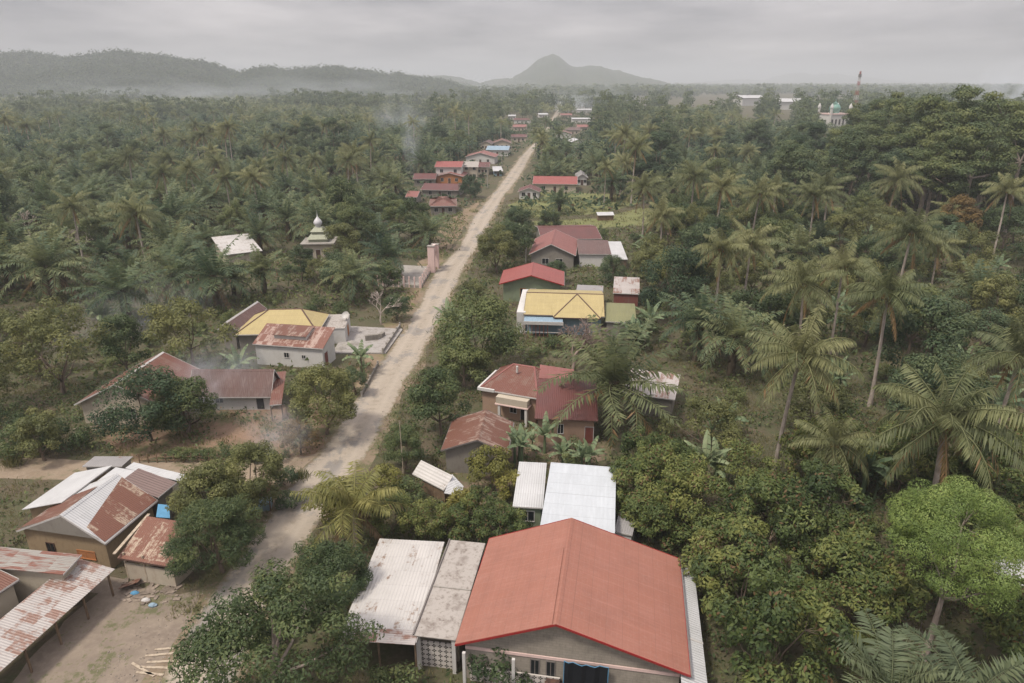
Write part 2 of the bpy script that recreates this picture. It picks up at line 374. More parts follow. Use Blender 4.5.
def palm(seed, nf, Lf, e_hi, e_lo, b_hi, b_lo, npair, ll, wl, droop, fwd=.45, dead=0, K=9, rach=.05, top=(0, 0, 0), m=0, asym=.15, upj=10):
    g = np.random.default_rng(seed); out = []
    for i in range(nf):
        t = (i+.5)/nf; az = i*2.39996+g.normal(0, .18)
        e = R(e_hi+(e_lo-e_hi)*t**.8+g.normal(0, upj)); bd = R(b_hi+(b_lo-b_hi)*t+g.normal(0, 9))
        isdead = i >= nf-dead
        if isdead: e = R(-35-g.uniform(0, 30)); bd = R(30)
        Lr = Lf*g.uniform(.82, 1.08)*(.62+.38*min(1, t*3.2))
        s = np.linspace(0, 1, K); el = e-bd*s**1.3; side = g.normal(0, .12)
        ds = Lr/(K-1)
        h = np.concatenate([[0], np.cumsum(np.cos(el[:-1])*ds)]); z = np.concatenate([[0], np.cumsum(np.sin(el[:-1])*ds)])
        azs = az+side*s*1.5
        p = np.stack([h*np.cos(azs), h*np.sin(azs), z], 1)+np.array(top)
        out.append(qtube(p, rach*(1.15-s)*.9+.006, 3, m, 2.0 if isdead else .85))
        tg = nrmz(np.gradient(p, axis=0))
        sd = nrmz(np.cross(tg, [[0, 0, 1.]])); 
        ss = np.repeat(np.linspace(.14, .99, npair), 2)+g.uniform(-.4, .4, npair*2)*.8/npair
        sg = np.tile([1., -1.], npair); n = len(ss)
        ix = np.clip(ss, 0, 1)*(K-1)
        pi = np.stack([np.interp(ix, np.arange(K), p[:, c]) for c in range(3)], 1)
        ti = nrmz(np.stack([np.interp(ix, np.arange(K), tg[:, c]) for c in range(3)], 1))
        si = nrmz(np.stack([np.interp(ix, np.arange(K), sd[:, c]) for c in range(3)], 1))*sg[:, None]
        up = np.cross(si, ti)*sg[:, None]; up *= np.sign(up[:, 2:3]+1e-6)
        dr = droop*(1+.5*t)*g.uniform(.5, 1.4, n)*(1.6 if isdead else 1)
        d = si+ti*fwd*(.5+ss)[:, None]+up*g.normal(.12, .28, n)[:, None]
        d = nrmz(d); d[:, 2] -= dr; d = nrmz(d)
        ln = ll*np.sin(np.pi*(.14+.80*ss))**.55*g.uniform(.8, 1.1, n)
        if isdead: ln *= .8
        tn = np.clip(g.normal(.40+.3*(1-t), .10, n)+g.normal(0, .14), 0, 1)
        if isdead: tn = np.full(n, 2.0)
        elif t > .7: tn = np.where(g.random(n) < .10, 2.0, tn)
        out.append(diamonds(pi, pi+d*ln[:, None], ti, wl*g.uniform(.8, 1.2, n), tn, .4, 0.04*ll, m))
    return join(*out)

def cards(g, c, nr, size, aspect, tint, m=0, hang=0.0):
    n = len(c); nr = nrmz(nr); r = g.normal(size=(n, 3)); t = nrmz(np.cross(nr, r))
    if hang: t = nrmz(t*(1-hang)+np.array([[0, 0, -1.]])*hang)
    w = nrmz(np.cross(nr, t)); a = c-t*size[:, None]/2; b = c+t*size[:, None]/2
    return diamonds(a, b, w, size*aspect, tint, .5, 0, m)
def rand_dir(g, n):
    return nrmz(g.normal(size=(n, 3)))
def limb_tree(g, th, r0, nodes, tips, lean=(0, 0), k=6, m=0):
    """trunk, limbs to nodes, twigs to tips"""
    top = np.array([lean[0], lean[1], th]); out = []
    s = np.linspace(0, 1, 5); tr = np.stack([s*top[0]+.06*np.sin(s*5)*th/6, s*top[1], s*th], 1)
    tr[-1] = top
    out.append(qtube(tr, r0*(1.25-.55*s), k, m))
    for nd in nodes:
        nd = np.asarray(nd); md = (top+nd)/2+np.array([g.normal(0, .15), g.normal(0, .15), -.12*abs(nd[2]-th)])
        out.append(qtube(np.array([top, md, nd]), [r0*.5, r0*.36, r0*.2], 5, m))
    for tp in tips:
        nd = nodes[np.argmin(np.linalg.norm(nodes-tp, axis=1))]
        md = (nd+tp)/2+g.normal(0, .12, 3)
        out.append(qtube(np.array([nd, md, tp]), [r0*.18, r0*.11, r0*.05], 4, m))
    return join(*out)
def broad(seed, H, Rr, hb, ncl, rc, nleaf, ls, flat=.8, asp=.5, hang=0., shell=.6, th=None, r0=.16, dome=1.0, out_bias=.9, deadf=0., ragged=.25, gaps=.1, lr=.35):
    """H top, Rr crown radius, hb crown bottom; returns (crown, trunk)"""
    g = np.random.default_rng(seed); ch = (H-hb)
    d = rand_dir(g, ncl*3); d = d[d[:, 2] > -.45][:ncl]
    k = g.uniform(shell, 1.0, len(d))**.6
    lop = 1+ragged*np.sin(np.arctan2(d[:, 1], d[:, 0])*2+g.uniform(0, 6))*.5+g.normal(0, ragged*.3, len(d))
    c = np.stack([d[:, 0]*(Rr-rc*.7)*k*lop, d[:, 1]*(Rr-rc*.7)*k*lop, hb+ch*.38+d[:, 2]*(ch*.62-rc*.5)*k*dome], 1)
    c[:, 2] = np.clip(c[:, 2], hb+rc*.3, None)
    keep = g.random(len(c)) > gaps; c = c[keep]
    rcs = rc*g.uniform(.65, 1.25, len(c))
    per = g.multinomial(nleaf, rcs**2/np.sum(rcs**2)); idx = np.repeat(np.arange(len(c)), per); n = len(idx)
    o = rand_dir(g, n); o[:, 2] = o[:, 2]*.75+.2; o = nrmz(o); rad = g.uniform(lr, 1.0, n)**.5
    off = o*(rad*rcs[idx])[:, None]; off[:, 2] *= flat
    p = c[idx]+off
    nr = o*out_bias*1.3+rand_dir(g, n)*.6+np.array([[0, 0, .6]])
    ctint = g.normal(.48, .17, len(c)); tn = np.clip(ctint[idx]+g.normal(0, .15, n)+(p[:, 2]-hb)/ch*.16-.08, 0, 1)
    if deadf: tn = np.where(g.random(n) < deadf*np.where(g.random(len(c)) < .3, 3, .4)[idx], 2.0, tn)
    cr = cards(g, p, nr, ls*g.uniform(.7, 1.3, n), asp, tn, 0, hang)
    th = th if th is not None else hb*.9
    nn = max(4, min(6, ncl//8)); sel = c[g.choice(len(c), min(nn, len(c)), replace=False)]
    nodes = np.array([0, 0, th])*.3+sel*.7; tips = c[g.choice(len(c), min(len(c), 26), replace=False)]
    dn = np.array([np.min(np.linalg.norm(nodes-t, axis=1)) for t in tips]); tips = tips[dn < Rr*.6]
    return cr, limb_tree(g, th, r0, nodes, tips, (g.normal(0, .15), g.normal(0, .15)))

def oil_palm(seed, nf=38, Lf=5.2, npair=28, H=4.0, wl=.165, trunk=True):
    g = np.random.default_rng(seed)
    cr = palm(seed, nf, Lf, 88, -14, 24, 92, npair, .95, wl, .42, dead=2 if g.random() < .6 else 0, top=(0, 0, H))
    n = 60; az = g.uniform(0, 6.28, n); z = g.uniform(.2, H, n); r = .36
    st = diamonds(np.stack([np.cos(az)*r*.6, np.sin(az)*r*.6, z-.1], 1), np.stack([np.cos(az)*r*1.7, np.sin(az)*r*1.7, z+.45], 1), np.stack([-np.sin(az), np.cos(az), az*0], 1), np.full(n, .22), np.full(n, .5))
    tr = join(qtube([(0, 0, 0), (0.03, 0, H*.5), (0, 0, H+.3)], [.45, .38, .34], 9), st)
    return cr, tr
def coco_palm(seed, H=10, nf=29, Lf=4.3, npair=40, wl=.095, lean=.5, droop=1.25, e_hi=80, e_lo=-30, b_lo=80):
    g = np.random.default_rng(seed); a = g.uniform(0, 6.28); lx, ly = lean*math.cos(a), lean*math.sin(a)
    s = np.linspace(0, 1, 9); tr = np.stack([lx*s**1.8, ly*s**1.8, s*H], 1)
    rings = qtube(tr, .155-.045*s+.09*np.exp(-s*14), 9)
    cr = palm(seed+5, nf, Lf, e_hi, e_lo, 46, b_lo, npair, .98, wl, droop, dead=3, top=(lx, ly, H), rach=.045)
    nb = []
    for i in range(9):
        t = g.uniform(0, 6.28); nb.append((lx+.3*math.cos(t), ly+.3*math.sin(t), H-.2-g.uniform(0, .35)))
    return cr, rings, nb
def nuts(pts, r=.13):
    out = []
    for p in pts:
        q = qtube([(p[0], p[1], p[2]-r), (p[0], p[1], p[2]-r*.6), (p[0], p[1], p[2]), (p[0], p[1], p[2]+r*.6), (p[0], p[1], p[2]+r)], [.01, r*.8, r, r*.8, .01], 6); out.append(q)
    return join(*out)
def banana(seed, H=1.9, nl=9, Ll=2.1, wd=.55, n_st=3):
    g = np.random.default_rng(seed); out = []; tr = []
    for k in range(n_st):
        ox, oy = (0, 0) if k == 0 else (g.normal(0, .7), g.normal(0, .7)); h = H*(1 if k == 0 else g.uniform(.45, .9)); sc = h/H
        tr.append(qtube([(ox, oy, 0), (ox, oy, h*.6), (ox, oy, h)], [.15*sc, .12*sc, .09*sc], 7))
        for i in range(nl if k == 0 else nl-3):
            t = (i+.5)/nl; az = i*2.4+g.normal(0, .25); e = R(84-60*t+g.normal(0, 7)); bd = R(20+85*t)
            K = 8; s = np.linspace(0, 1, K); el = e-bd*s**1.2; ds = Ll*sc*g.uniform(.8, 1.1)/(K-1)
            hh = np.concatenate([[0], np.cumsum(np.cos(el[:-1])*ds)]); z = np.concatenate([[0], np.cumsum(np.sin(el[:-1])*ds)])
            p = np.stack([ox+hh*math.cos(az), oy+hh*math.sin(az), h+z], 1)
            sd = np.array([-math.sin(az), math.cos(az), 0]); wdt = wd*sc*np.sin(np.pi*np.clip(.06+.9*s, 0, 1))**.6; wdt[0] = .04
            out.append(qtube(p, .03*sc*(1.2-s), 3, 0, .95))
            for sg in (1, -1):
                for j in range(K-1):
                    gp = .0 if g.random() < .5 else .18; a = p[j]; b = p[j]+(p[j+1]-p[j])*(1-gp)
                    dz = -.35-.5*g.random()*t
                    w1 = sd*sg*wdt[j]/2+np.array([0, 0, dz*wdt[j]/2]); w2 = sd*sg*wdt[min(j+1, K-1)]/2+np.array([0, 0, dz*wdt[j]/2])
                    v = np.array([a, b, b+w2, a+w1]); out.append((v, np.array([[0, 1, 2, 3]]), np.full(4, np.clip(.55+g.normal(0, .18), 0, 1)), np.zeros(1, int)))
    return join(*out), join(*tr)
def bare_tree(seed, H, Rr, n=5):
    g = np.random.default_rng(seed); out = []
    def grow(p, d, ln, r, lv):
        q = p+d*ln; md = (p+q)/2+g.normal(0, ln*.06, 3)
        out.append(qtube(np.array([p, md, q]), [r, r*.85, r*.65], 5 if lv > 2 else 3))
        if lv == 0: return
        for _ in range(3 if lv > 1 else 4):
            nd = nrmz((d+rand_dir(g, 1)[0]*.75+np.array([0, 0, .12])))
            grow(q, nd, ln*g.uniform(.62, .88), r*.66, lv-1)
    grow(np.zeros(3), np.array([0., 0, 1]), H*.22, .15, n)
    return join(*out)
def tuft(seed, n, h, w, r):
    g = np.random.default_rng(seed); a = np.stack([g.normal(0, r, n), g.normal(0, r, n), np.zeros(n)], 1)
    d = nrmz(np.stack([g.normal(0, .45, n), g.normal(0, .45, n), np.ones(n)], 1)); b = a+d*(h*g.uniform(.6, 1.2, n))[:, None]
    return diamonds(a, b, nrmz(np.cross(d, rand_dir(g, n))), np.full(n, w), np.clip(g.normal(.5, .2, n), 0, 1), .35)
# ------------------------------------------------------------------ buildings
PROTECT = []    # (x0, y0, x1, y1, distance): parts of the photo where a nearer tree may not stand in front
FOOT = []       # (cx, cy, theta, L/2, W/2): ground taken by buildings
def fit(pts, ze, zr, hip=0., shed=False, th0=None, L0=None, W0=None, sz=.25, srv=.35, name='', fx=0):
    """size, heading and place of a roof from the corners seen in the photo"""
    keys = list(pts); A = np.array([pts[k] for k in keys], float)
    G = np.array([P(a[0], a[1], zr if (k[1] == 0 or (shed and k[1] > 0)) else ze) for k, a in zip(keys, A)])
    c = G[:, :2].mean(0)
    up = [G[i, :2] for i, k in enumerate(keys) if k[0] > 0]; um = [G[i, :2] for i, k in enumerate(keys) if k[0] < 0]
    if th0 is None:
        d = np.mean(up, 0)-np.mean(um, 0); th0 = math.atan2(d[1], d[0])
        L0 = L0 or np.linalg.norm(d)
    x = np.array([c[0], c[1], th0, L0 or 8, W0 or 7, ze, zr, 0.])
    x0 = x.copy()
    def res(x):
        r = []
        for k, a in zip(keys, A):
            u = k[0]*x[3]/2; v = k[1]*x[4]/2; z = x[5]
            if k[1] == 0:
                u = k[0]*(x[3]/2-hip*x[4]/2); v = x[7]; z = x[6]
            elif shed and k[1] > 0: z = x[6]
            X = x[0]+u*math.cos(x[2])-v*math.sin(x[2]); Y = x[1]+u*math.sin(x[2])+v*math.cos(x[2])
            q = proj(X, Y, z); r += [q[0]-a[0], q[1]-a[1]]
        r += [(x[5]-ze)/sz*2, (x[6]-zr)/sz*2, x[7]/srv, (x[3]-x0[3])*.05, (x[4]-x0[4])*.1, (x[2]-x0[2])*fx]
        return np.array(r)
    lam = 1.; r = res(x)
    for it in range(120):
        J = np.stack([(res(x+np.eye(8)[i]*1e-4)-r)/1e-4 for i in range(8)], 1)
        dx = np.linalg.solve(J.T@J+lam*np.eye(8), -J.T@r); rn = res(x+dx)
        if rn@rn < r@r: x = x+dx; r = rn; lam = max(lam*.4, 1e-6)
        else: lam = min(lam*3, 1e6)
    e = r[:2*len(keys)]
    print('FIT %-28s y=%.0f th=%.0f L=%.1f W=%.1f ze=%.1f zr=%.1f rv=%.1f err=%.1f' % (name, x[1], math.degrees(x[2]), x[3], x[4], x[5], x[6], x[7], np.abs(e).max()))
    return x
def opening(root, side, pos, sill, w, h, lx, ly, kind='window', frame='fascia_white', panel='glass', rv=0):
    """side: u+ u- v+ v-; pos along the wall in metres from its middle"""
    n = {'u+': (1, 0), 'u-': (-1, 0), 'v+': (0, 1), 'v-': (0, -1)}[side]; t = (-n[1], n[0])
    base = Vector((n[0]*lx, n[1]*ly, 0)); T = Vector((t[0], t[1], 0)); Nn = Vector((n[0], n[1], 0)); c = base+T*pos
    def bx(mb, a0, a1, z0, z1, d0, d1):
        q = [c+T*a0+Nn*d0, c+T*a1+Nn*d0, c+T*a1+Nn*d1, c+T*a0+Nn*d1]
        if (T.cross(Nn)).z < 0: q = q[::-1]
        mb.hexa([(p.x, p.y, z0) for p in q], [(p.x, p.y, z1) for p in q])
    f = MB(); fw = .07
    bx(f, -w/2-fw, -w/2, sill, sill+h, -.02, .05); bx(f, w/2, w/2+fw, sill, sill+h, -.02, .05)
    bx(f, -w/2-fw, w/2+fw, sill+h, sill+h+fw, -.02, .052)
    if kind == 'window':
        bx(f, -w/2-fw, w/2+fw, sill-fw, sill, -.02, .08); bx(f, -.025, .025, sill, sill+h, -.02, .035)
    fo = f.build(kind, M[frame], root)
    p = MB(); bx(p, -w/2, w/2, sill, sill+h, -.02, .02); p.build('pane' if kind == 'window' else 'door_leaf_or_shade', M[panel], fo)  # a dark door panel is painted doorway shade, other panels are real leaves
def house(name, label, cat, pts=None, ze=3., zr=4.6, kind='gable', hip=1., roof='redfar', walls='cream', oh=.5, fascia='fascia_white', ridge=None,
          opens=(), posts=None, x=None, th0=None, L0=None, W0=None, axis=0, wall_drop=0, group=None, protect=True, shrink=3, sz=.25, base=0, wallvis=0, srv=.35, fx=0):
    if x is None: x = fit(pts, ze, zr, hip if kind == 'hip' else 0, kind == 'shed', th0, L0, W0, sz, srv, name+' '+label[:18], fx)
    X, Y, th, Lh, Wh, ze, zr, rv = [float(a) for a in x]
    l, w = Lh/2, Wh/2
    root = empty(name, (X, Y, 0), th); tag(root, label, cat, group)
    FOOT.append((X, Y, th, l, w))
    T = .06
    rf = MB()
    rv = max(-w*.6, min(w*.6, rv)) if kind != 'shed' else 0
    if kind == 'gable':
        rf.slab([(-l, -w, ze), (l, -w, ze), (l, rv, zr), (-l, rv, zr)], T); rf.slab([(-l, rv, zr), (l, rv, zr), (l, w, ze), (-l, w, ze)], T)
    elif kind == 'hip':
        k = l-hip*w
        rf.slab([(-l, -w, ze), (l, -w, ze), (k, rv, zr), (-k, rv, zr)], T); rf.slab([(-k, rv, zr), (k, rv, zr), (l, w, ze), (-l, w, ze)], T)
        rf.slab([(l, -w, ze), (l, w, ze), (k, rv, zr)], T); rf.slab([(-l, w, ze), (-l, -w, ze), (-k, rv, zr)], T)
    elif kind == 'shed': rf.slab([(-l, -w, ze), (l, -w, ze), (l, w, zr), (-l, w, zr)], T)
    ro = rf.build('roof', M[roof], root)
    if kind in ('gable', 'hip'):
        k = l+.02 if kind == 'gable' else l-hip*w
        rc = MB(); sl1 = (zr-ze)/(w+rv); sl2 = (zr-ze)/(w-rv); c = .2
        rc.slab([(-k, rv-c, zr+.035-c*sl1), (k, rv-c, zr+.035-c*sl1), (k, rv, zr+.05), (-k, rv, zr+.05)], .03)
        rc.slab([(-k, rv, zr+.05), (k, rv, zr+.05), (k, rv+c, zr+.035-c*sl2), (-k, rv+c, zr+.035-c*sl2)], .03)
        if kind == 'hip':
            for su in (-1, 1):
                for sv in (-1, 1): rc.bar((su*k, rv, zr+.02), (su*l, sv*w, ze+.02), .22, .06)
        rc.build('ridge_cap', M[ridge or roof], ro)
    fb = MB(); d = .16; o = .004
    if kind == 'gable':
        for su in (-1, 1):
            for sv, ww in ((-1, w), (1, w)): 
                a = (su*(l+o), sv*ww, ze-d/2+.03); b = (su*(l+o), rv, zr-d/2+.03); fb.bar(a, b, .035, d)
        for sv in (-1, 1): fb.bar((-l-o, sv*(w+.02), ze-d/2), (l+o, sv*(w+.02), ze-d/2), .035, d*.8)
    elif kind == 'hip':
        for sv in (-1, 1): fb.bar((-l, sv*(w+.02), ze-d/2), (l, sv*(w+.02), ze-d/2), .035, d)
        for su in (-1, 1): fb.bar((su*(l+.02), -w, ze-d/2), (su*(l+.02), w, ze-d/2), .035, d)
    else:
        fb.bar((-l, -w-.02, ze-.07), (l, -w-.02, ze-.07), .03, .12)
    fb.build('fascia', M[fascia], root)
    if kind == 'gable' and Y < 140:
        gt2 = MB(); gt2.bar((-l, -w-.09, ze-.1), (l, -w-.09, ze-.1), .11, .1); gt2.build('gutter', M['fascia_grey'], root)
    if walls:
        li, wi = l-oh, w-oh
        mb = MB()
        if kind == 'gable':
            z1 = ze+(zr-ze)/(w+rv)*oh-T-.01; z2 = ze+(zr-ze)/(w-rv)*oh-T-.01
            sec = [(-wi, base), (wi, base), (wi, z2), (rv, zr-T-.02), (-wi, z1)]
            n = len(mb.v); 
            for u in (-li, li): mb.v += [(u, a, b) for a, b in sec]
            mb.f += [tuple(range(n+4, n-1, -1)), tuple(range(n+5, n+10))]
            for i in range(5): j = (i+1) % 5; mb.f.append((n+i, n+j, n+5+j, n+5+i))
        elif kind == 'hip': mb.box(-li, li, -wi, wi, base, ze+(zr-ze)/w*oh*.6-T)
        else:
            s = (zr-ze)/(2*w); za = ze+s*oh-T-.01; zb = zr-s*oh-T-.01
            mb.hexa([(-li, -wi, base), (li, -wi, base), (li, wi, base), (-li, wi, base)], [(-li, -wi, za), (li, -wi, za), (li, wi, zb), (-li, wi, zb)])
        mb.build('wall', M[walls], root)
        for op in opens:
            side, pos, sill, ow, ohh, kd = op[:6]; extra = op[6] if len(op) > 6 else {}
            opening(root, side, pos, sill, ow, ohh, li, wi, kd, **extra)
    if posts:
        for (pu, pv) in posts:
            zt = ze if kind != 'shed' else ze+(zr-ze)*(pv+1)/2
            MB().box(pu*l-.07, pu*l+.07, pv*w-.07, pv*w+.07, 0, zt-.08).build('post', M['wood'], root)
    c_, s_ = math.cos(th), math.sin(th); q = []
    for u in (-l, l):
        for v in (-w, w):
            for z in (ze-wallvis, ze): q.append(proj(X+u*c_-v*s_, Y+u*s_+v*c_, z))
        q.append(proj(X+u*c_-rv*s_, Y+u*s_+rv*c_, zr))
    q = np.array(q)
    if protect: PROTECT.append((q[:, 0].min()+shrink, q[:, 1].min()+shrink, q[:, 0].max()-shrink, q[:, 1].max()-shrink, Y+1))
    root['_x'] = 0
    del root['_x']
    return root, (X, Y, th, l, w, ze, zr, rv)
def wins(side, n, span, sill=1.0, w=1.1, h=1.2, **k):
    return [(side, (i-(n-1)/2)*span, sill, w, h, 'window', k) for i in range(n)]
def panel(root, name, quad, mat, t=.05):
    """sheet from photo corners with heights [(px,py,z)...], in the root's frame"""
    mw = Matrix.Translation(root.location) @ Matrix.Rotation(root.rotation_euler.z, 4, 'Z'); inv = mw.inverted()
    q = [inv @ Vector(P(*c)) for c in quad]
    ar = sum(q[i].x*q[(i+1) % len(q)].y-q[(i+1) % len(q)].x*q[i].y for i in range(len(q)))
    if ar < 0: q = q[::-1]
    return MB().slab(q, t).build(name, M[mat], root)

# 1 --- large red-roofed house in front
X1 = fit({(1, 0): (574, 517), (-1, 0): (553.7, 623.6), (1, 1): (488.4, 539.6), (-1, 1): (456, 645), (1, -1): (678, 559), (-1, -1): (691.5, 676)}, 3.7, 5.7, name='red house')
r1, g1 = house('village_house', 'large house with a salmon-red tiled gable roof and block gable wall, closest to the viewer', 'house', x=X1, roof='red', walls='block', oh=.55, fascia='fascia_red', protect=True, shrink=0)
X, Y, th, l, w, ze, zr, rv = g1
li, wi = l-.55, w-.55
# front (u-) wall: pink lintel band, porch openings, patterned screen
m = MB().box(-li-.06, -li+.02, -wi, wi, 2.62, 2.84).build('lintel', M['pink'], r1)
opening(r1, 'u-', -2.3, .9, .5, 1.5, li, wi, 'window', frame='fascia_grey'); opening(r1, 'u-', -1.25, .9, .5, 1.5, li, wi, 'window', frame='fascia_grey')
def pattern_screen(root, u, v0, v1, z0, z1, name='breeze_block_screen'):
    mt = M.get('screen')
    if mt is None:
        mt, nt, out = nm('patterned_screen'); tc = N(nt, 'ShaderNodeTexCoord'); sx = N(nt, 'ShaderNodeSeparateXYZ'); L(nt, tc.outputs['Object'], sx.inputs[0])
        cell = .42
        a = math_(nt, 'SUBTRACT', math_(nt, 'FRACT', math_(nt, 'DIVIDE', sx.outputs[1], cell)), .5); b = math_(nt, 'SUBTRACT', math_(nt, 'FRACT', math_(nt, 'DIVIDE', sx.outputs[2], cell)), .5)
        r = math_(nt, 'SQRT', math_(nt, 'ADD', math_(nt, 'MULTIPLY', a, a), math_(nt, 'MULTIPLY', b, b)))
        an = math_(nt, 'ARCTAN2', a, b); pet = math_(nt, 'ADD', .3, math_(nt, 'MULTIPLY', math_(nt, 'COSINE', math_(nt, 'MULTIPLY', an, 4.)), .12))
        hole_shade = math_(nt, 'MULTIPLY', math_(nt, 'LESS_THAN', r, pet), math_(nt, 'GREATER_THAN', r, .09))  # shade of the block holes painted as dark petals on a solid box
        surf(nt, out, mixc(nt, hole_shade, (.46, .43, .40), (.035, .03, .028)), .9); M['screen'] = mt
    return MB().box(u-.05, u+.05, v0, v1, z0, z1).build(name, mt, root)
pattern_screen(r1, -li-.12, .6, wi-.3, 0, 1.25)
for v in (wi-.1, 3.6): MB().box(-li-.95, -li-.75, v-.1, v+.1, 0, 3.1).build('post', M['white'], r1)
MB().box(-li-.9, -li, .5, 1.6, 0, .9).box(-li-.8, -li-.1, .6, 1.5, .95, 1.15).build('porch_counter', M['darkwood'], r1)
# black tarp curtain with blue hem, hung on the gable wall
tp = MB(); nx = 10
def tarp_pt(i, j):
    v = .35-2.85*i/nx; z = 3.0-(.16*math.sin(math.pi*i/nx) if j == 1 else 2.9)
    return (-li-.35-.09*math.sin(i*2.1)-(.15 if j == 0 else 0), v, z)
for i in range(nx): tp.poly([tarp_pt(i, 0), tarp_pt(i+1, 0), tarp_pt(i+1, 1), tarp_pt(i, 1)])
tpo = tp.build('shade_curtain', M['tarp']); tpo.location = (X, Y, 0); tpo.rotation_euler = (0, 0, th); tag(tpo, 'black shade curtain with a blue hem hung under the gable of the large red-roofed house', 'curtain')
sm_ = tpo.modifiers.new('thickness', 'SOLIDIFY'); sm_.thickness = .02
hm = MB(); hm.tube([tuple(Vector(tarp_pt(i, 1))+Vector((-.03, 0, .02))) for i in range(nx+1)], [.03]*(nx+1), 5)
hm.tube([tarp_pt(0, 1), tarp_pt(0, 0)], [.03, .03], 5).tube([tarp_pt(nx, 1), tarp_pt(nx, 0)], [.03, .03], 5); hm.build('hem', M['bluetarp'], tpo)
# second, slightly higher run of roofing sheets at the front half
s1 = (zr-ze)/(w+rv); s2 = (zr-ze)/(w-rv)
ov = MB()
ov.slab([(-l, rv+.25, zr-.25*s2+.07), (l*.36, rv+.25, zr-.25*s2+.07), (l*.28, w+.03, ze+.05), (-l, w+.03, ze+.05)], .05)
ov.build('overlapping_roof_sheet', M['red'], r1)
# concrete flat roof at its left
xs = fit({(1, 1): (449, 542.5), (1, -1): (486, 542.5), (-1, 1): (414, 637), (-1, -1): (455, 641)}, 3.0, 3.0, shed=True, th0=th, L0=7, W0=2, name='slab')
rs, gs = house('porch_block', 'narrow flat stained concrete roof between the large red roof and the carport', 'porch', x=[*xs[:5], 3.1, 3.1, 0], kind='shed', roof='slab', walls=None, fascia='fascia_grey', shrink=0)
Xs, Ys, ths, ls, ws_ = gs[:5]
MB().box(-ls+1.2, ls-.1, -ws_+.1, ws_-.1, 0, 2.98).build('wall', M['cream'], rs)
for v in (ws_-.25, -ws_+.2): MB().box(-ls+.1, -ls+.36, v-.13, v+.13, 0, 2.98).build('post', M['white'], rs)
pattern_screen(rs, -ls+.55, -ws_+.15, ws_-.3, 0, 2.2)
MB().box(-.4, -.3, -ws_, ws_, 3.1, 3.16).build('upstand', M['concrete'], rs)
MB().bar((-ls, ws_+.0, 3.16), (ls, ws_+.0, 3.16), .1, .12).build('gutter', M['fascia_grey'], rs)
# metal carport roof further left
xc = fit({(1, 1): (377, 538.4), (1, -1): (447, 540.5), (-1, 1): (340, 637), (-1, -1): (414, 642)}, 2.9, 3.1, shed=True, th0=th, L0=7, W0=4.5, name='carport')
rc_, gc = house('metal_carport', 'open-front carport with a long pale corrugated metal roof left of the red-roofed house', 'carport', x=[*xc[:5], 2.95, 2.95, 0], kind='shed', roof='zincp', walls=None, fascia='fascia_grey', shrink=0)
lc, wc = gc[3], gc[4]
MB().box(-lc+3.2, -lc+3.32, -wc+.1, wc-.2, 0, 2.85).build('wall', M['tan'], rc_)
MB().box(-lc+3.32, lc-.3, wc-.3, wc-.18, 0, 2.85).build('side_wall', M['greywall'], rc_)
MB().slab([(-lc-.25, -wc+.05, 2.99), (-lc+1.0, -wc+.05, 3.02), (-lc+1.0, wc+.05, 3.02), (-lc-.25, wc+.05, 2.99)], .04).build('front_sheet', M['rustw'], rc_)
for v in (wc-.2, 0, -wc+.15): MB().box(-lc+.15, -lc+.27, v-.06, v+.06, 0, 2.85).build('post', M['wood'], rc_)
# corrugated lean-to at the right
xl = np.array([X, Y, th, 0, 0, 0, 0, 0])
rl = empty('lean_to_roof', (X+math.sin(th)*(w+.35)*1, Y-math.cos(th)*(w+.35), 0), th)
tag(rl, 'long pale corrugated lean-to along the right side of the large red-roofed house', 'lean-to')
FOOT.append((rl.location.x, rl.location.y, th, l, .9))
MB().slab([(-l-.6, -.8, 2.6), (l-.3, -.8, 2.6), (l-.3, .9, 3.15), (-l-.6, .9, 3.15)], .04).build('roof', M['zinc'], rl)
MB().slab([(-l*.36-.12, -.82, 2.645), (-l*.36+.05, -.82, 2.645), (-l*.36+.05, .9, 3.2), (-l*.36-.12, .9, 3.2)], .03).build('sheet_lap', M['fascia_white'], rl)
MB().box(-l, l-.5, -.55, -.45, 0, 2.62).build('wall', M['greywall'], rl)

# 2 --- white tile roof behind it
r2, g2 = house('village_house', 'house with a white tile-pattern metal roof directly behind the large red roof', 'house', {(-1, -1): (540, 527), (1, -1): (615.4, 532), (-1, 1): (551, 459.5), (1, 1): (615.4, 470)}, 3.3, 3.9, 'shed', roof='whitetile', walls='bluew', oh=.4, opens=wins('v-', 2, 2.2, h=1.1), shrink=0)
r2b, _ = house('side_shed', 'low white sheet-roofed annex left of the white tiled roof', 'shed', {(-1, -1): (514, 507), (1, -1): (541, 507), (-1, 1): (517.5, 463.4), (1, 1): (549, 461)}, 2.6, 3.0, 'shed', roof='zinc', walls='green', oh=.2, opens=wins('v-', 1, 1.2, h=1), shrink=0)
r2c, _ = house('wash_house', 'tiny grey wash house right beside the white tiled roof', 'shed', {(-1, -1): (617, 533), (1, -1): (629, 533), (-1, 1): (616, 511), (1, 1): (641, 516)}, 2.0, 2.3, 'shed', roof='greymetal', walls='white', oh=.1, shrink=0)
# 3 --- leaning sheet shed by the bushes
r3, _ = house('sheet_shed', 'small shed of grey corrugated sheets leaning among the yellow-green bushes', 'shed', {(-1, -1): (412.7, 473), (1, -1): (445, 492), (-1, 1): (421, 460), (1, 1): (452, 474)}, 1.8, 2.3, 'shed', roof='zincp', walls='wood', oh=.15, shrink=0)
panel(r3, 'side_sheet', [(444, 493, 1.9), (461, 496, 1.5), (463.5, 486, 1.6), (452, 474, 2.3)], 'zinc')
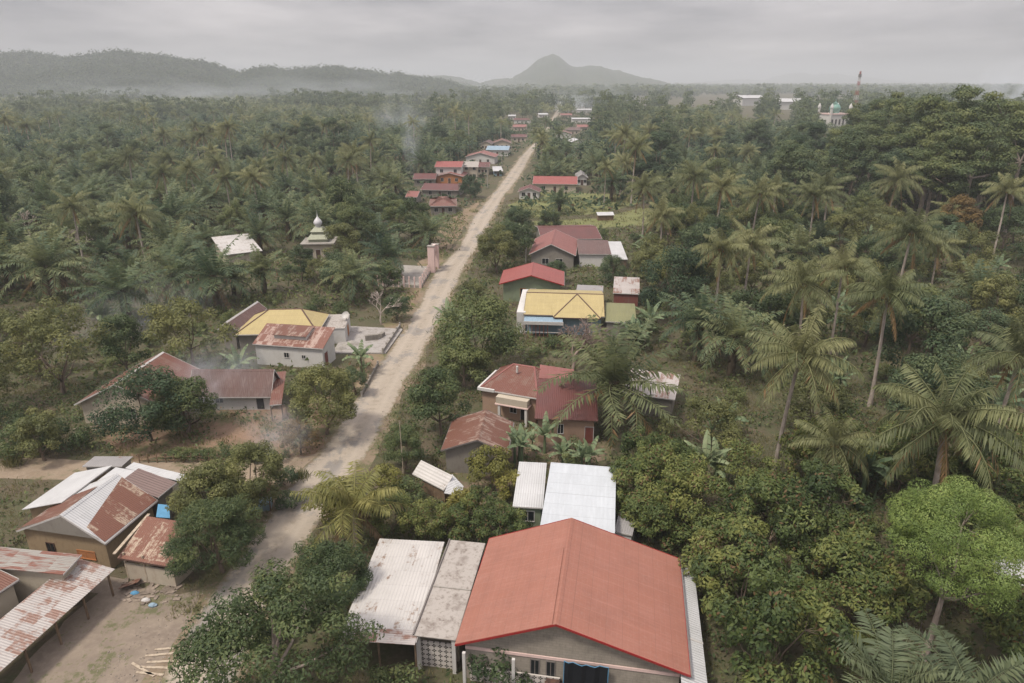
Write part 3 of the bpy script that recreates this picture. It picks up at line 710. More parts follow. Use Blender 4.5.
# 4 --- rusty roof
r4, _ = house('village_house', 'small house under a rusty brown corrugated gable roof beside the tan flat-fronted house', 'house', {(1, 0): (490, 409), (-1, 0): (474, 440.6), (1, 1): (455, 423), (-1, 1): (438, 456), (1, -1): (511.5, 421), (-1, -1): (509, 446)}, 2.8, 4.2, roof='rust', walls='greywall', oh=.4, fascia='fascia_grey', opens=[('u-', 0.2, .4, 1.6, 1.6, 'door', dict(frame='fascia_grey', panel='dark'))], shrink=0)  # open gable front: its inner shade is painted on a dark sheet
# 5 --- hip roof house with flat parapet
r5, g5 = house('village_house', 'tan house with a red hipped metal roof and a flat cream parapet over its front', 'house', {(1, 0): (540, 364), (-1, 0): (519, 363), (1, -1): (534, 397), (-1, -1): (479, 391), (-1, 1): (496, 366)}, 3.6, 5.0, 'hip', hip=.7, th0=-.1, L0=9, fx=15, roof='redbrown', walls='tan', oh=.35, opens=[('v-', 2.0, .2, .9, 2.1, 'door', dict(frame='fascia_white', panel='dark')), ('v-', .6, 1, .8, 1.3, 'window')], shrink=0, wallvis=2, ridge='redfar')
X5, Y5, th5, l5, w5 = g5[:5]
MB().box(-l5*.3, l5*.75, -w5-.9, -w5+.15, 2.5, 3.35).build('parapet', M['cream'], r5)
MB().box(-l5*.3-.1, l5*.75+.1, -w5-1.0, -w5+.2, 2.36, 2.5).build('canopy_slab', M['pink'], r5)
MB().box(-l5-.1, -l5+.12, -w5, w5*.6, 3.45, 3.8).box(-l5-.1, -l5*.45, -w5-.12, -w5+.1, 3.42, 3.78).build('gutter_wall', M['white'], r5)
for u in (-l5*.2, l5*.7): MB().box(u-.14, u+.14, -w5-.9, -w5-.62, 0, 2.36).build('post', M['white'], r5)
MB().tube([(-.2, .2, 4.8), (-.2, .2, 5.6)], [.16, .14], 8).build('vent_pipe', M['fascia_white'], r5)
r5b, _ = house('house_wing', 'tan wing with a dark maroon roof behind the large oil palm', 'house', {(-1, -1): (534, 416), (1, -1): (600, 423), (-1, 1): (539, 376), (1, 1): (594, 382)}, 3.1, 4.4, 'shed', roof='maroon', walls='tan', oh=.4, fascia='fascia_brown', opens=[('v-', -.6, 1.2, .6, 1.1, 'window'), ('v-', 2.6, .1, .9, 2, 'door', dict(panel='redwood'))], shrink=0, wallvis=2)
panel(r5b, 'upper_roof', [(539, 378, 4.4), (573, 379.5, 4.3), (574, 369.5, 4.7), (540, 364.5, 4.8)], 'redfar')
# 6 --- white shed right of the big palm
house('storage_shed', 'shed with a mottled white metal roof just right of the large oil palm', 'shed', {(-1, -1): (622, 392), (1, -1): (674, 400), (-1, 1): (630, 371), (1, 1): (682, 372)}, 2.7, 3.3, 'shed', roof='rustw', walls='greywall', oh=.3, shrink=2)
# 7 --- yellow tiled house, blue canopy
r7, g7 = house('village_house', 'house with a yellow tiled roof and a blue and white porch right of the road', 'house', {(-1, -1): (525, 310), (1, -1): (606, 321), (-1, 0): (525, 291), (1, 0): (602, 295)}, 3.4, 4.9, roof='yellow', walls='bluew', oh=.5, fascia='fascia_brown', ridge='fascia_brown', th0=0, L0=9, W0=8, shrink=0, wallvis=2)
X7, Y7, th7, l7, w7, ze7, zr7 = g7[:7]
gx = l7*.32; gw = 2.9
gw = 3.7; ap = (gx, -w7*.15, zr7+.22); fl_ = (gx-gw, -w7-.7, ze7-.12); fr_ = (gx+gw, -w7-.7, ze7-.12)
gb = MB(); gb.slab([fl_, fr_, ap], .06); gb.slab([fr_, (gx+gw+.5, -w7*.6, ze7+.75), ap], .06); gb.slab([(gx-gw-.5, -w7*.6, ze7+.75), fl_, ap], .06); gb.build('front_hip', M['yellow'], r7)
gf = MB(); gf.bar(fl_, ap, .2, .1).bar(fr_, ap, .2, .1).bar((fl_[0], fl_[1]-.02, fl_[2]-.08), (fr_[0], fr_[1]-.02, fr_[2]-.08), .05, .16); gf.build('hip_cap', M['fascia_brown'], r7)
MB().slab([(-l7+.2, -w7-1.6, 2.75), (-l7*.02, -w7-1.6, 2.75), (-l7*.02, -w7+.2, 3.1), (-l7+.2, -w7+.2, 3.1)], .05).build('canopy', M['bluer'], r7)
MB().box(-l7+.1, -l7*.0, -w7-1.66, -w7-1.58, 2.25, 2.78).build('canopy_fascia', M['fascia_white'], r7)
for i in range(7): MB().box(-l7+.2+i*.62, -l7+.3+i*.62, -w7-1.62, -w7-1.52, 0, 2.25).build('post', M['redwood'], r7)
MB().bar((-l7+.2, -w7-1.57, 1.0), (-.1, -w7-1.57, 1.0), .08).build('rail', M['fascia_white'], r7)
MB().box(-l7-1.1, -l7+.3, -w7+.3, w7-1, 0, 3.6).build('side_wall', M['white'], r7)
house('side_shed', 'shed with a faded olive green roof at the right end of the yellow roof', 'shed', {(-1, -1): (606, 322), (1, -1): (636, 322), (-1, 1): (605, 302), (1, 1): (635.5, 304)}, 2.8, 3.5, 'shed', roof='olive', walls='greywall', oh=.25, shrink=0)
# 8 --- red gable with green wall
r8, g8 = house('village_house', 'house with a bright red gable roof and pale green plank gable behind the yellow roof', 'house', {(1, 0): (532.5, 262.4), (-1, 0): (531.8, 274), (1, 1): (506, 271), (-1, 1): (496.7, 286), (1, -1): (563, 271.5), (-1, -1): (565, 284)}, 3.6, 5.1, roof='red2', walls='green', oh=.7, fascia='fascia_red', opens=[('u-', -1.6, .9, .9, 1.6, 'window', dict(frame='orange')), ('u-', .3, .4, 1, 2.1, 'door', dict(panel='redwood')), ('u-', 2.5, .9, .9, 1.5, 'window', dict(frame='orange'))], shrink=0)
house('side_shed', 'long low shed with a grey corrugated roof right of the bright red gable', 'shed', {(-1, -1): (577, 294), (1, -1): (602, 297), (-1, 1): (576, 282), (1, 1): (604, 288)}, 2.6, 3.1, 'shed', roof='greymetal', walls='white', oh=.2, shrink=0)
house('plank_shed', 'red plank shed under a streaked grey metal roof, standing alone among palms', 'shed', {(-1, -1): (612.7, 294), (1, -1): (639.6, 293), (-1, 1): (614.5, 277), (1, 1): (639.6, 277)}, 2.5, 3.3, 'shed', roof='rustw', walls='redwood', oh=.2, shrink=0, wallvis=1)
# 9 --- pink red gable house with long roofs
r9, g9 = house('village_house', 'house with a pinkish red double gable roof trimmed in white beside the green field', 'house', {(1, 0): (557, 229), (-1, 0): (549, 243), (-1, 1): (529, 259), (-1, -1): (577, 252), (1, -1): (577, 240)}, 3.2, 5.4, roof='redfar', walls='greywall', oh=.5, L0=8, W0=9, opens=[('u-', -1.5, 1, 1.4, 1.2, 'window'), ('u-', 1.5, 1, 1.4, 1.2, 'window')], shrink=0)
house('long_shed', 'long shed with a brown-red ribbed roof attached right of the double gable', 'shed', {(-1, -1): (578, 253), (1, -1): (612, 255), (-1, 1): (577, 239), (1, 1): (607, 241)}, 2.9, 3.8, 'shed', roof='maroon2', walls='white', oh=.3, shrink=0)
house('side_shed', 'white sheet-metal lean-to at the right end of the brown-red shed roof', 'shed', {(-1, -1): (613, 258), (1, -1): (628, 260.6), (-1, 1): (607.6, 241), (1, 1): (620.6, 241.8)}, 2.5, 3.6, 'shed', roof='zinc', walls='wood', oh=.2, shrink=0)
house('village_house', 'low house with a dark red roof just behind the pinkish double gable', 'house', {(-1, -1): (538, 238), (1, -1): (606, 238.5), (-1, 0): (541, 227), (1, 0): (592, 228)}, 2.9, 4.4, roof='maroon', walls='greywall', th0=0, L0=12, W0=8, shrink=0)
# 10 --- yellow hip roof left of road
r10, g10 = house('village_house', 'house with a yellow hipped roof behind the rusty-roofed building left of the road', 'house', {(-1, 0): (272, 307), (1, 0): (305.5, 309), (-1, -1): (232, 337), (1, 1): (325, 313)}, 3.3, 5.0, 'hip', hip=.8, roof='yellow', ridge='fascia_brown', walls='greywall', oh=.4, L0=13, W0=10, th0=0.0, shrink=0)
house('village_house', 'house with a plain maroon sheet roof behind the left end of the yellow hipped roof', 'house', {(-1, 0): (226, 322), (1, 0): (257, 302), (-1, -1): (236, 330), (1, -1): (267, 308)}, 3.2, 4.6, roof='maroon2', walls='greywall', W0=7, ridge='fascia_white', shrink=0)
# 11 --- rusty roof with raised monitor
r11, g11 = house('village_house', 'white-walled building with a rusty red roof and a raised roof vent left of the road', 'house', {(-1, -1): (252, 343), (1, -1): (323, 349.5), (1, 1): (335, 326.6), (-1, 1): (267, 324)}, 3.2, 4.8, 'shed', roof='rusth', walls='white', oh=.25, opens=[('v-', -.4, 1.4, .7, .7, 'window'), ('u+', -1, .1, 1, 2.1, 'door', dict(panel='redwood')), ('v-', 2.2, 1.4, .5, .5, 'window')], shrink=0, wallvis=2)
X_, Y_, t_, l_, w_ , ze_, zr_ = g11[:7]
s = (zr_-ze_)/(2*w_)
MB().hexa([(-l_*.5, -w_*.35, ze_+s*w_*.65+.01), (l_*.42, -w_*.35, ze_+s*w_*.65+.01), (l_*.42, w_*.7, ze_+s*w_*1.7+.01), (-l_*.5, w_*.7, ze_+s*w_*1.7+.01)],
          [(-l_*.5, -w_*.35, ze_+s*w_*.65+.62), (l_*.42, -w_*.35, ze_+s*w_*.65+.62), (l_*.42, w_*.7, ze_+s*w_*1.7+.3), (-l_*.5, w_*.7, ze_+s*w_*1.7+.3)]).build('roof_vent', M['white'], r11)
MB().slab([(-l_*.5-.15, -w_*.35-.3, ze_+s*w_*.65+.64), (l_*.42+.15, -w_*.35-.3, ze_+s*w_*.65+.64), (l_*.42+.15, w_*.7+.2, ze_+s*w_*1.7+.45), (-l_*.5-.15, w_*.7+.2, ze_+s*w_*1.7+.45)], .05).build('vent_roof', M['rust'], r11)
ann, ga = house('unfinished_annex', 'unfinished white concrete annex with open walls and a satellite dish right of the yellow roof', 'building', {(-1, -1): (322, 326), (1, -1): (345, 331), (-1, 1): (326, 312), (1, 1): (350, 316)}, 2.6, 2.7, 'shed', roof='slab', walls='white', oh=.05, opens=[('u+', 0, .1, 1.6, 2, 'door', dict(panel='orange'))], shrink=0)
dq = MB().lathe([(0.02, 0), (.25, .04), (.5, .16), (.62, .28)], 16); d_ = dq.build('satellite_dish', M['fascia_white']); tag(d_, 'white satellite dish standing on the roof of the unfinished annex', 'satellite dish')
d_.location = (*P(346, 314.6, 3.6)[:2], 3.45); d_.rotation_euler = (R(50), 0, R(-20)); so = d_.modifiers.new('t', 'SOLIDIFY'); so.thickness = .02
MB().tube([(0, 0, 0), (0, -.55, -.6)], [.03, .03], 6).build('mount', M['fascia_grey'], d_)
# 13 --- long brown house
r13, g13 = house('village_house', 'farmhouse with a rusty brown gable roof and pale ridge behind the mango trees', 'house', {(1, 0): (163, 352), (-1, 0): (114, 384), (-1, 1): (74, 405)}, 2.7, 5.4, roof='redbrown', walls='cream', oh=.5, ridge='fascia_white', L0=11, W0=11, th0=.95, shrink=0, wallvis=2, opens=[('u-', 1, 1, 1, 1.1, 'window'), ('u-', -1.5, .1, .9, 2, 'door', dict(panel='darkwood'))])
house('house_wing', 'white-walled wing with a dull maroon roof right of the rusty brown farmhouse roof', 'house', {(-1, 0): (187, 366), (1, 0): (274.5, 367.5), (-1, -1): (193, 398), (1, -1): (271, 401)}, 2.6, 3.9, roof='maroon2', walls='white', oh=.4, W0=8, shrink=2, wallvis=2, opens=[('v-', -1.5, 1, .9, 1, 'window'), ('v-', 3.5, .1, .9, 2, 'door', dict(panel='dark'))])
house('side_shed', 'narrow reddish lean-to at the right end of the dull maroon roof', 'shed', {(-1, -1): (270, 404), (1, -1): (281, 405), (-1, 1): (274, 370), (1, 1): (287, 373)}, 2.3, 2.9, 'shed', roof='redbrown', walls=None, posts=[(-.9, -.9), (.9, -.9)], shrink=2)
# 14 --- complex at the lower left
r14, g14 = house('village_house', 'plank-walled house with a grey gable and half rusted, half white metal roof', 'house', {(-1, 0): (56.6, 517), (1, 0): (122, 470), (-1, -1): (109, 541.6), (1, -1): (152, 504), (-1, 1): (16, 531)}, 3.3, 4.9, roof='zinc', walls='plank', oh=.35, fascia='fascia_white', shrink=0, wallvis=2, opens=[('u-', -1.6, 1.0, .7, .9, 'window', dict(frame='darkwood')), ('u-', 1.8, .9, 1.6, .7, 'window', dict(frame='orange', panel='orange'))])
Xa, Ya, ta, la, wa, zea, zra, rva = g14
sa = (zra-zea)/(wa+rva)
yr = lambda k: rva-(wa+rva)*k
zz = lambda k: zra-(zra-zea)*k+.035
MB().slab([(-la+.1, yr(.98), zz(.98)), (la+.02, yr(1.0), zz(1.0)), (la+.02, yr(.12), zz(.12)), (-la+.35, yr(.52), zz(.52))], .03).build('rusted_roof_sheets', M['rustp'], r14)
MB().slab([(-la-.02, rva+.1, zra-.02), (la*.4, rva+.4, zra-.09), (la*.4, wa*.9, zea+.25), (-la-.02, wa+.02, zea+.05)], .02).build('rusted_roof_edge', M['rust'], r14)
MB().poly([(-la+.35-.36, yr(1)+.35, 3.35), (-la-.01, wa-.35, 3.35), (-la-.01, rva, zra-.12)][::-1]).build('gable_panel', M['greywall'], r14)
house('house_wing', 'broad white sheet roof sloping away left of the plank-walled house', 'house', {(-1, 1): (20.5, 511), (1, 1): (76, 472), (-1, -1): (62, 500), (1, -1): (111, 467)}, 3.6, 3.0, 'shed', roof='zinc', walls='plank', oh=.4, shrink=0, sz=.4)
house('house_wing', 'plain mauve-brown sheet roof behind the rust-patched roof', 'house', {(-1, 1): (121, 481), (-1, -1): (157, 501.5), (1, 1): (136, 468.5), (1, -1): (177, 479.5)}, 3.5, 4.1, 'shed', th0=1.36, L0=7, fx=40, roof='mauve', walls='greywall', oh=.3, shrink=0)
house('outbuilding', 'low pale grey flat-roofed outbuilding, rearmost of the roofs by the dirt lane', 'shed', {(-1, -1): (78, 466), (1, -1): (126, 465), (-1, 1): (99, 456.5), (1, 1): (129, 457)}, 2.9, 3.1, 'shed', roof='greymetal', walls='greywall', oh=.2, shrink=0)
house('outbuilding', 'low white metal roof reaching right from the mauve roof towards the round trees', 'shed', {(-1, 1): (128, 467), (-1, -1): (182, 485), (1, 1): (131, 462), (1, -1): (193, 474)}, 2.8, 3.1, 'shed', th0=1.36, L0=4, fx=40, roof='zinc', walls='greywall', oh=.2, shrink=0)
house('outbuilding', 'narrow white roof strip between the rust-patched roof and the mauve roof', 'shed', {(-1, 1): (98, 482), (-1, -1): (122, 487), (1, 1): (115, 466), (1, -1): (136, 469)}, 3.7, 3.9, 'shed', th0=1.36, L0=7, fx=40, roof='zinc', walls='greywall', oh=.2, shrink=0)
r14d, g14d = house('open_kitchen', 'low rust-red roof over a half-open cream-walled kitchen at the front of the yard', 'shed', {(-1, -1): (115, 556), (1, -1): (177, 571), (-1, 1): (150, 515), (1, 1): (194, 523)}, 2.7, 3.2, 'shed', roof='rustp', walls=None, fascia='fascia_brown', shrink=0)
ld, wd = g14d[3], g14d[4]
MB().box(-ld+.3, ld-.25, -wd+.25, -wd+.4, 0, 1.55).box(ld-.4, ld-.25, -wd+.4, wd-.3, 0, 1.5).box(-ld+.3, ld-.3, wd-.45, wd-.3, 0, 3.0).build('wall', M['cream'], r14d)
for (a, b) in ((-ld+.35, -wd+.3), (-.4, -wd+.3), (ld-.3, -wd+.3), (ld-.3, wd-.4), (-ld+.35, wd-.4)): MB().box(a-.07, a+.07, b-.07, b+.07, 0, 2.6).build('post', M['palewood'], r14d)
b_ = MB().lathe([(0, 0), (.28, 0), (.3, .85), (.27, .9), (0, .9)], 14).build('water_barrel', plain('blue_plastic', (.03, .12, .38), .4)); b_.location = (*P(170, 568, 1.2)[:2], 0)
b_.location = tuple(Vector((g14d[0], g14d[1], 0))+Matrix.Rotation(g14d[2], 3, 'Z')@Vector((ld-1.2, -wd+.9, 0.75))); tag(b_, 'blue plastic water barrel inside the half-open cream kitchen', 'barrel')
MB().box(-.4, .4, -.4, .4, -.75, 0).build('stand', M['concrete'], b_)
tq = MB(); 
A_, B_, C_, D_ = P(156, 517, 2.9), P(170, 518, 2.9), P(169, 505, 3.3), P(158, 504, 3.3)
tq.slab([A_, B_, C_, D_], .03).build('awning', M['bluetarp']); aw = bpy.data.objects['awning']; tag(aw, 'light blue awning sheet between the rust-patched roof and the rust-red kitchen roof', 'awning')
gutter = MB().bar(P(114, 554, 2.8), P(149, 514, 3.15), .25, .08).build('gutter_board', M['palewood'], None); tag(gutter, 'pale board gutter running between the plank house and the kitchen roof', 'gutter')
# bottom left house with striped rust roof and long canopy
r15, g15 = house('village_house', 'house with rust-striped roof in the lower left corner, beside the long canopy', 'house', {(1, 1): (-40, 536), (1, -1): (80, 558), (-1, -1): (64, 570), (-1, 1): (-60, 570)}, 3.3, 4.6, 'shed', roof='ruststripe', walls='cream', oh=.3, th0=1.36, L0=4, W0=9, shrink=0, fx=30, axis=1)
house('house_wing', 'cream wing with a rusty gable roof cut off by the left edge', 'house', {(1, 0): (-12, 567), (1, -1): (17, 577), (-1, -1): (-50, 625), (-1, 0): (-90, 605)}, 3.2, 4.3, roof='rust', walls='cream', oh=.3, th0=1.2, L0=6, W0=7, fx=30, shrink=0)
Xe, Ye = P(-8, 598, 3)[:2]
cq = [P(0-40, 655, 2.6), P(-4, 676, 2.2), P(115, 569.5, 2.2), P(82, 561.7, 2.75)]
ra = empty('long_canopy', (float(cq[2][0]), float(cq[2][1]), 0), math.atan2(*(cq[2]-cq[1])[[1, 0]])); tag(ra, 'long pale canopy roof with rust streaks on timber posts along the dirt yard', 'canopy')
inv = (Matrix.Translation(ra.location) @ Matrix.Rotation(ra.rotation_euler.z, 4, 'Z')).inverted()
lcq = [inv @ Vector(p) for p in cq]; Lc = -lcq[1].x+4; Wc = max(lcq[3].y, lcq[0].y)
MB().slab([(-Lc, 0, 2.25), (0, 0, 2.25), (0, Wc, 2.8), (-Lc, Wc, 2.8)], .04).build('roof', metal_mat('canopy_sheets', (.47, .44, .42), rust=.42, rustc=(.24, .12, .09), pitch=.2, axis=0, streak=.35, seam=1.1), ra)
for i in range(5): MB().bar((-.5-i*2.55, .25, 0), (-.5-i*2.55, .25, 2.22), .12).build('post', M['wood'], ra)
MB().bar((-Lc+.1, .25, 2.17), (-.1, .25, 2.17), .1).bar((-Lc+.1, Wc-.2, 2.7), (-.1, Wc-.2, 2.7), .1).build('beam', M['wood'], ra)
FOOT.append((float(ra.location.x)-Lc/2*math.cos(ra.rotation_euler.z), float(ra.location.y)-Lc/2*math.sin(ra.rotation_euler.z), ra.rotation_euler.z, Lc/2, Wc))
PROTECT.append((0, 560, 115, 683, 40))
# shed roof at right edge through the trees
house('fish_shed', 'shed with a bluish white metal roof half hidden behind the bright green tree', 'shed', {(-1, -1): (998, 592), (1, -1): (1075, 625), (-1, 1): (990, 552), (1, 1): (1060, 570)}, 2.6, 3.2, 'shed', roof='zinc', walls='greywall', oh=.2, shrink=6, sz=.4, protect=False)
# prayer house with silver dome, left grove
pb = P(317, 239, 4.5); pr = empty('prayer_house', (pb[0], pb[1]+2, 0), .1); pr.scale = (.82, .82, 1.04); tag(pr, 'prayer house with stepped cream roofs under a silver onion dome among oil palms', 'mosque')
FOOT.append((pb[0], pb[1]+2, .1, 5, 5))
MB().box(-4, 4, -4, 4, 0, 3.4).build('wall', M['cream'], pr); MB().box(-4.6, 4.6, -4.6, 4.6, 3.4, 3.65).build('lower_roof', M['concrete'], pr)
def tier(mb, a, z0, b, z1):
    mb.hexa([(-a, -a, z0), (a, -a, z0), (a, a, z0), (-a, a, z0)], [(-b, -b, z1), (b, -b, z1), (b, b, z1), (-b, b, z1)])
tt = MB(); tier(tt, 2.6, 3.65, 2.6, 4.3); tier(tt, 3.0, 4.3, 2.1, 5.2); tier(tt, 1.7, 5.2, 1.7, 5.8); tier(tt, 2.1, 5.8, 1.1, 6.6); tt.build('tiered_roof', plain('cream_green_tile', (.42, .44, .33), .6), pr)
dm = MB().lathe([(.75, 6.6), (.78, 6.9), (1.15, 7.3), (1.2, 7.7), (.9, 8.15), (.4, 8.6), (.12, 9.0), (.05, 9.6), (.02, 10.3)], 22).build('dome', M['silver'], pr, smooth=True)
PROTECT.append((303, 208, 331, 240, pb[1]+2))
opening(pr, 'v-', -2, 1, 1, 1.3, 4, 4); opening(pr, 'v-', 2, 1, 1, 1.3, 4, 4); opening(pr, 'v-', 0, 0, 1.2, 2.2, 4, 4, 'door', panel='darkwood')
house('village_hall', 'hall with a dirty white roof among oil palms left of the silver dome', 'house', {(-1, -1): (222, 253), (1, -1): (264, 252), (-1, 1): (212, 236), (1, 1): (247, 235)}, 3.2, 4.6, 'shed', roof='zincp', walls='cream', shrink=1)

# far houses beside the road: (x0, x1, ridge y, eave y, eave height, ridge rise, roof, wall, type, label)
FAR = [
 (435, 462.6, 158.6, 167, 6.2, 1.5, 'red2', 'white', 'gable', 'two-storey white house with a bright red roof left of the road'),
 (436, 465, 170, 176.5, 2.9, 1.4, 'redfar', 'orange', 'front', 'low orange-gabled porch house in front of the two-storey white house'),
 (412, 435, 171, 179, 2.8, 1.3, 'maroon', 'greywall', 'gable', 'low dark red house left of the orange-gabled porch'),
 (466, 497, 148, 157, 3.4, 2.0, 'redfar', 'white', 'front', 'white-fronted house with a red-brown gable just past the two-storey house'),
 (462, 478, 161, 167, 5.2, .8, 'slab', 'cream', 'shed', 'cream two-storey block with open balconies beside the two-storey white house'),
 (476, 490, 159, 167, 3.4, 1.3, 'maroon', 'cream', 'gable', 'small house with a dark brown roof next to the cream block'),
 (487, 510, 143, 150, 3.3, 1.6, 'bluer', 'white', 'gable', 'house with a pale blue roof left of the road'),
 (493, 511, 135, 143, 3.4, 1.8, 'redbrown', 'cream', 'front', 'brown-gabled house just behind the pale blue roof'),
 (481, 493, 137, 144, 3.4, 1.6, 'maroon2', 'cream', 'front', 'small cream gable left of the pale blue roof'),
 (511, 527, 132, 137, 3.2, 1.3, 'maroon', 'cream', 'gable', 'long low dark red roof past the pale blue roof'),
 (513, 527, 121, 127, 3.4, 1.6, 'redfar', 'cream', 'gable', 'red-roofed house left of the road where it bends out of sight'),
 (514, 531, 116, 120, 3.4, 1.4, 'maroon', 'white', 'gable', 'dark-roofed white house on the left side of the far road'),
 (508, 516, 112, 116, 3.4, 1.0, 'zinc', 'white', 'gable', 'tiny white house standing alone left of the far road'),
 (538, 548, 111, 114.5, 3.6, 1.2, 'zinc', 'white', 'gable', 'white house at the far end of the road, left side'),
 (556, 573, 127, 134, 3.4, 1.8, 'redbrown', 'white', 'front', 'white-gabled house with a red-brown roof right of the far road'),
 (566, 581, 124, 130, 3.4, 1.6, 'maroon2', 'cream', 'gable', 'dull brown roofed house behind the white-gabled one'),
 (577, 589, 121, 127, 3.4, 1.5, 'redfar', 'cream', 'gable', 'pale red roofed house, outermost on the right of the far road'),
 (570, 584, 137, 142, 3.3, 1.6, 'zinc', 'white', 'front', 'white shed-like house right of the road with a white roof'),
 (572, 591, 116, 119, 4.2, .6, 'zinc', 'white', 'shed', 'row of white columns and pale roofs at the far right of the road'),
 (577, 592, 106, 110, 4.0, 1.4, 'zinc', 'white', 'gable', 'bright white metal roof at the far end of the road'),
 (560, 572, 110, 115, 3.5, 1.4, 'redfar', 'cream', 'gable', 'pink-roofed house beside the far road in the smoke'),
 (422, 461, 183, 190, 2.7, 1.3, 'maroon', 'greywall', 'gable', 'long dark maroon roofed house below the orange-gabled porch'),
 (427, 455, 194, 206, 2.8, 1.8, 'redbrown', 'greywall', 'hip', 'hip-roofed red-brown house among the oil palms, nearest of the left roadside group'),
 (407, 417, 191, 197, 2.6, 1.2, 'redfar', 'greywall', 'gable', 'tiny salmon-roofed shed at the edge of the oil palms'),
 (534, 579, 172, 184, 3.1, 1.9, 'red2', 'cream', 'gable', 'house with a wide rose-red roof right of the road beside the garden plots'),
 (519, 541, 186, 192, 2.5, 1.4, 'maroon', 'white', 'front', 'small dark-gabled porch house in front of the rose-red roof'),
 (577, 589, 172, 178, 2.9, 1.5, 'greymetal', 'white', 'front', 'grey-gabled shed right of the rose-red roof'),
 (492, 502, 168, 171, 2.2, .5, 'zinc', 'bluew', 'shed', 'pale roadside kiosk left of the road near the bend'),
]
for (x0, x1, yr_, ye, zev, rise, rm, wm, typ, lab) in FAR:
    a = P(x0, ye, zev); b = P(x1, ye, zev); zrv = zev+rise
    t = (zrv-CH)/ray((x0+x1)/2, yr_)[2]; yb = ray((x0+x1)/2, yr_)[1]*t
    hw = float(np.clip(yb-a[1], 3.2, 7)); Lx = b[0]-a[0]
    jit = random.uniform(-.12, .12)
    if typ in ('gable', 'hip'): x = [(a[0]+b[0])/2, a[1]+hw, jit, max(Lx, 4), 2*hw, zev, zrv, 0]
    elif typ == 'front': x = [(a[0]+b[0])/2, a[1]+max(hw, 4.5), math.pi/2+jit, 2*max(hw, 4.5), max(Lx, 4), zev, zrv, 0]
    else: x = [(a[0]+b[0])/2, a[1]+hw, jit, Lx, 2*hw, zev, zrv, 0]
    fr = 'v-' if typ != 'front' else 'u-'; span = (x[3] if typ != 'front' else x[4])
    op = [(fr, -span*.25, 1, 1.1, 1.2, 'window'), (fr, span*.25, 1, 1.1, 1.2, 'window'), (fr, 0, .05, 1, 2.1, 'door', dict(panel='darkwood'))]
    if zev > 5: op += [(fr, -span*.25, 4, 1.2, 1.2, 'window'), (fr, span*.25, 4, 1.2, 1.2, 'window')]
    house('village_house' if 'shed' not in lab and 'kiosk' not in lab else 'roadside_shed', lab, 'house', x=x, kind=typ if typ != 'front' else 'gable', roof=rm, walls=wm, oh=.5, opens=op, shrink=0, hip=.8)

# pink gateway and fence of a building plot
gp = P(434, 270); gt = empty('gateway', (gp[0], gp[1], 0), math.atan2(*(P(440, 262)-P(430.5, 272))[[1, 0]])); tag(gt, 'tall pink unfinished gateway with an arched opening beside the road', 'gateway')
g_ = MB(); g_.box(-2.2, -1.3, -.7, .7, 0, 5.6).box(1.3, 2.2, -.7, .7, 0, 5.2).box(-1.3, 1.3, -.3, .3, 4.1, 5.4)
for i in range(6):
    a0 = math.pi*i/6; a1 = math.pi*(i+1)/6
    g_.hexa([(1.3*math.cos(a1), -.3, 3.3+.8*math.sin(a1)), (1.3*math.cos(a0), -.3, 3.3+.8*math.sin(a0)), (1.3*math.cos(a0), .3, 3.3+.8*math.sin(a0)), (1.3*math.cos(a1), .3, 3.3+.8*math.sin(a1))],
            [(1.3*math.cos(a1), -.3, 4.11), (1.3*math.cos(a0), -.3, 4.11), (1.3*math.cos(a0), .3, 4.11), (1.3*math.cos(a1), .3, 4.11)])
g_.build('arch', M['pink'], gt); MB().box(-2.3, -1.2, -.8, .8, 5.6, 5.75).box(1.2, 2.3, -.8, .8, 5.2, 5.35).build('cap', M['concrete'], gt)
PROTECT.append((427, 238, 442, 275, gp[1]-.5))
def fence(name, label, p0, p1, n, hpost, mat, rail='concrete', zr_=(.4, 1.0), wallh=0.5, wallm='concrete', pw=.22):
    p0 = np.array(p0); p1 = np.array(p1); d = p1-p0; Ln = float(np.hypot(d[0], d[1])); f = empty(name, (float(p0[0]), float(p0[1]), 0), math.atan2(d[1], d[0])); tag(f, label, 'fence')
    for i in range(n): MB().box(i*Ln/(n-1)-pw/2, i*Ln/(n-1)+pw/2, -pw/2, pw/2, 0, hpost).build('post', M[mat], f)
    if wallh: MB().box(0, Ln, -.07, .07, 0, wallh).build('low_wall', M[wallm], f)
    for z in zr_: MB().box(0, Ln, -.03, .03, z+wallh, z+wallh+.07).build('rail', M[rail], f)
    return f
fence('plot_fence', 'fence of pink posts running along the road from the pink gateway', P(431, 271), P(421, 288), 7, 2.3, 'pink', zr_=(.9,))
fence('plot_fence', 'fence of pink posts turning away from the road behind the oil palms', P(420, 288), P(378, 286), 9, 2.2, 'pink', zr_=(.9,))
fence('yard_wall', 'low broken concrete wall along the road in front of the grey slab yard', P(383, 354), P(400, 328), 6, 1.0, 'concrete', zr_=(), wallh=.7)
fence('yard_wall', 'low dark stone wall edging the road below the grey slab yard', P(362, 397), P(378, 366), 5, .8, 'concrete', zr_=(), wallh=.55, wallm='greywall')
fence('garden_fence', 'rough stake fence behind the white roofs along the dirt lane', P(140, 463), P(262, 462), 15, 1.1, 'wood', rail='wood', zr_=(.3, .7), wallh=0, pw=.09)
fence('garden_fence', 'bamboo rail fence in front of the farmhouse garden', P(62, 437), P(135, 428), 10, 1.0, 'palewood', rail='palewood', zr_=(.4, .8), wallh=0, pw=.07)
cs = [P(333, 354), P(386, 354), P(403, 330), P(347, 327)]
fs = MB().slab([(p[0], p[1], .22) for p in cs], .22).build('foundation_slab', wall_mat('grey_slab', (.38, .36, .34), .95)); tag(fs, 'bare grey concrete slab yard between the white-walled building and the road', 'slab')
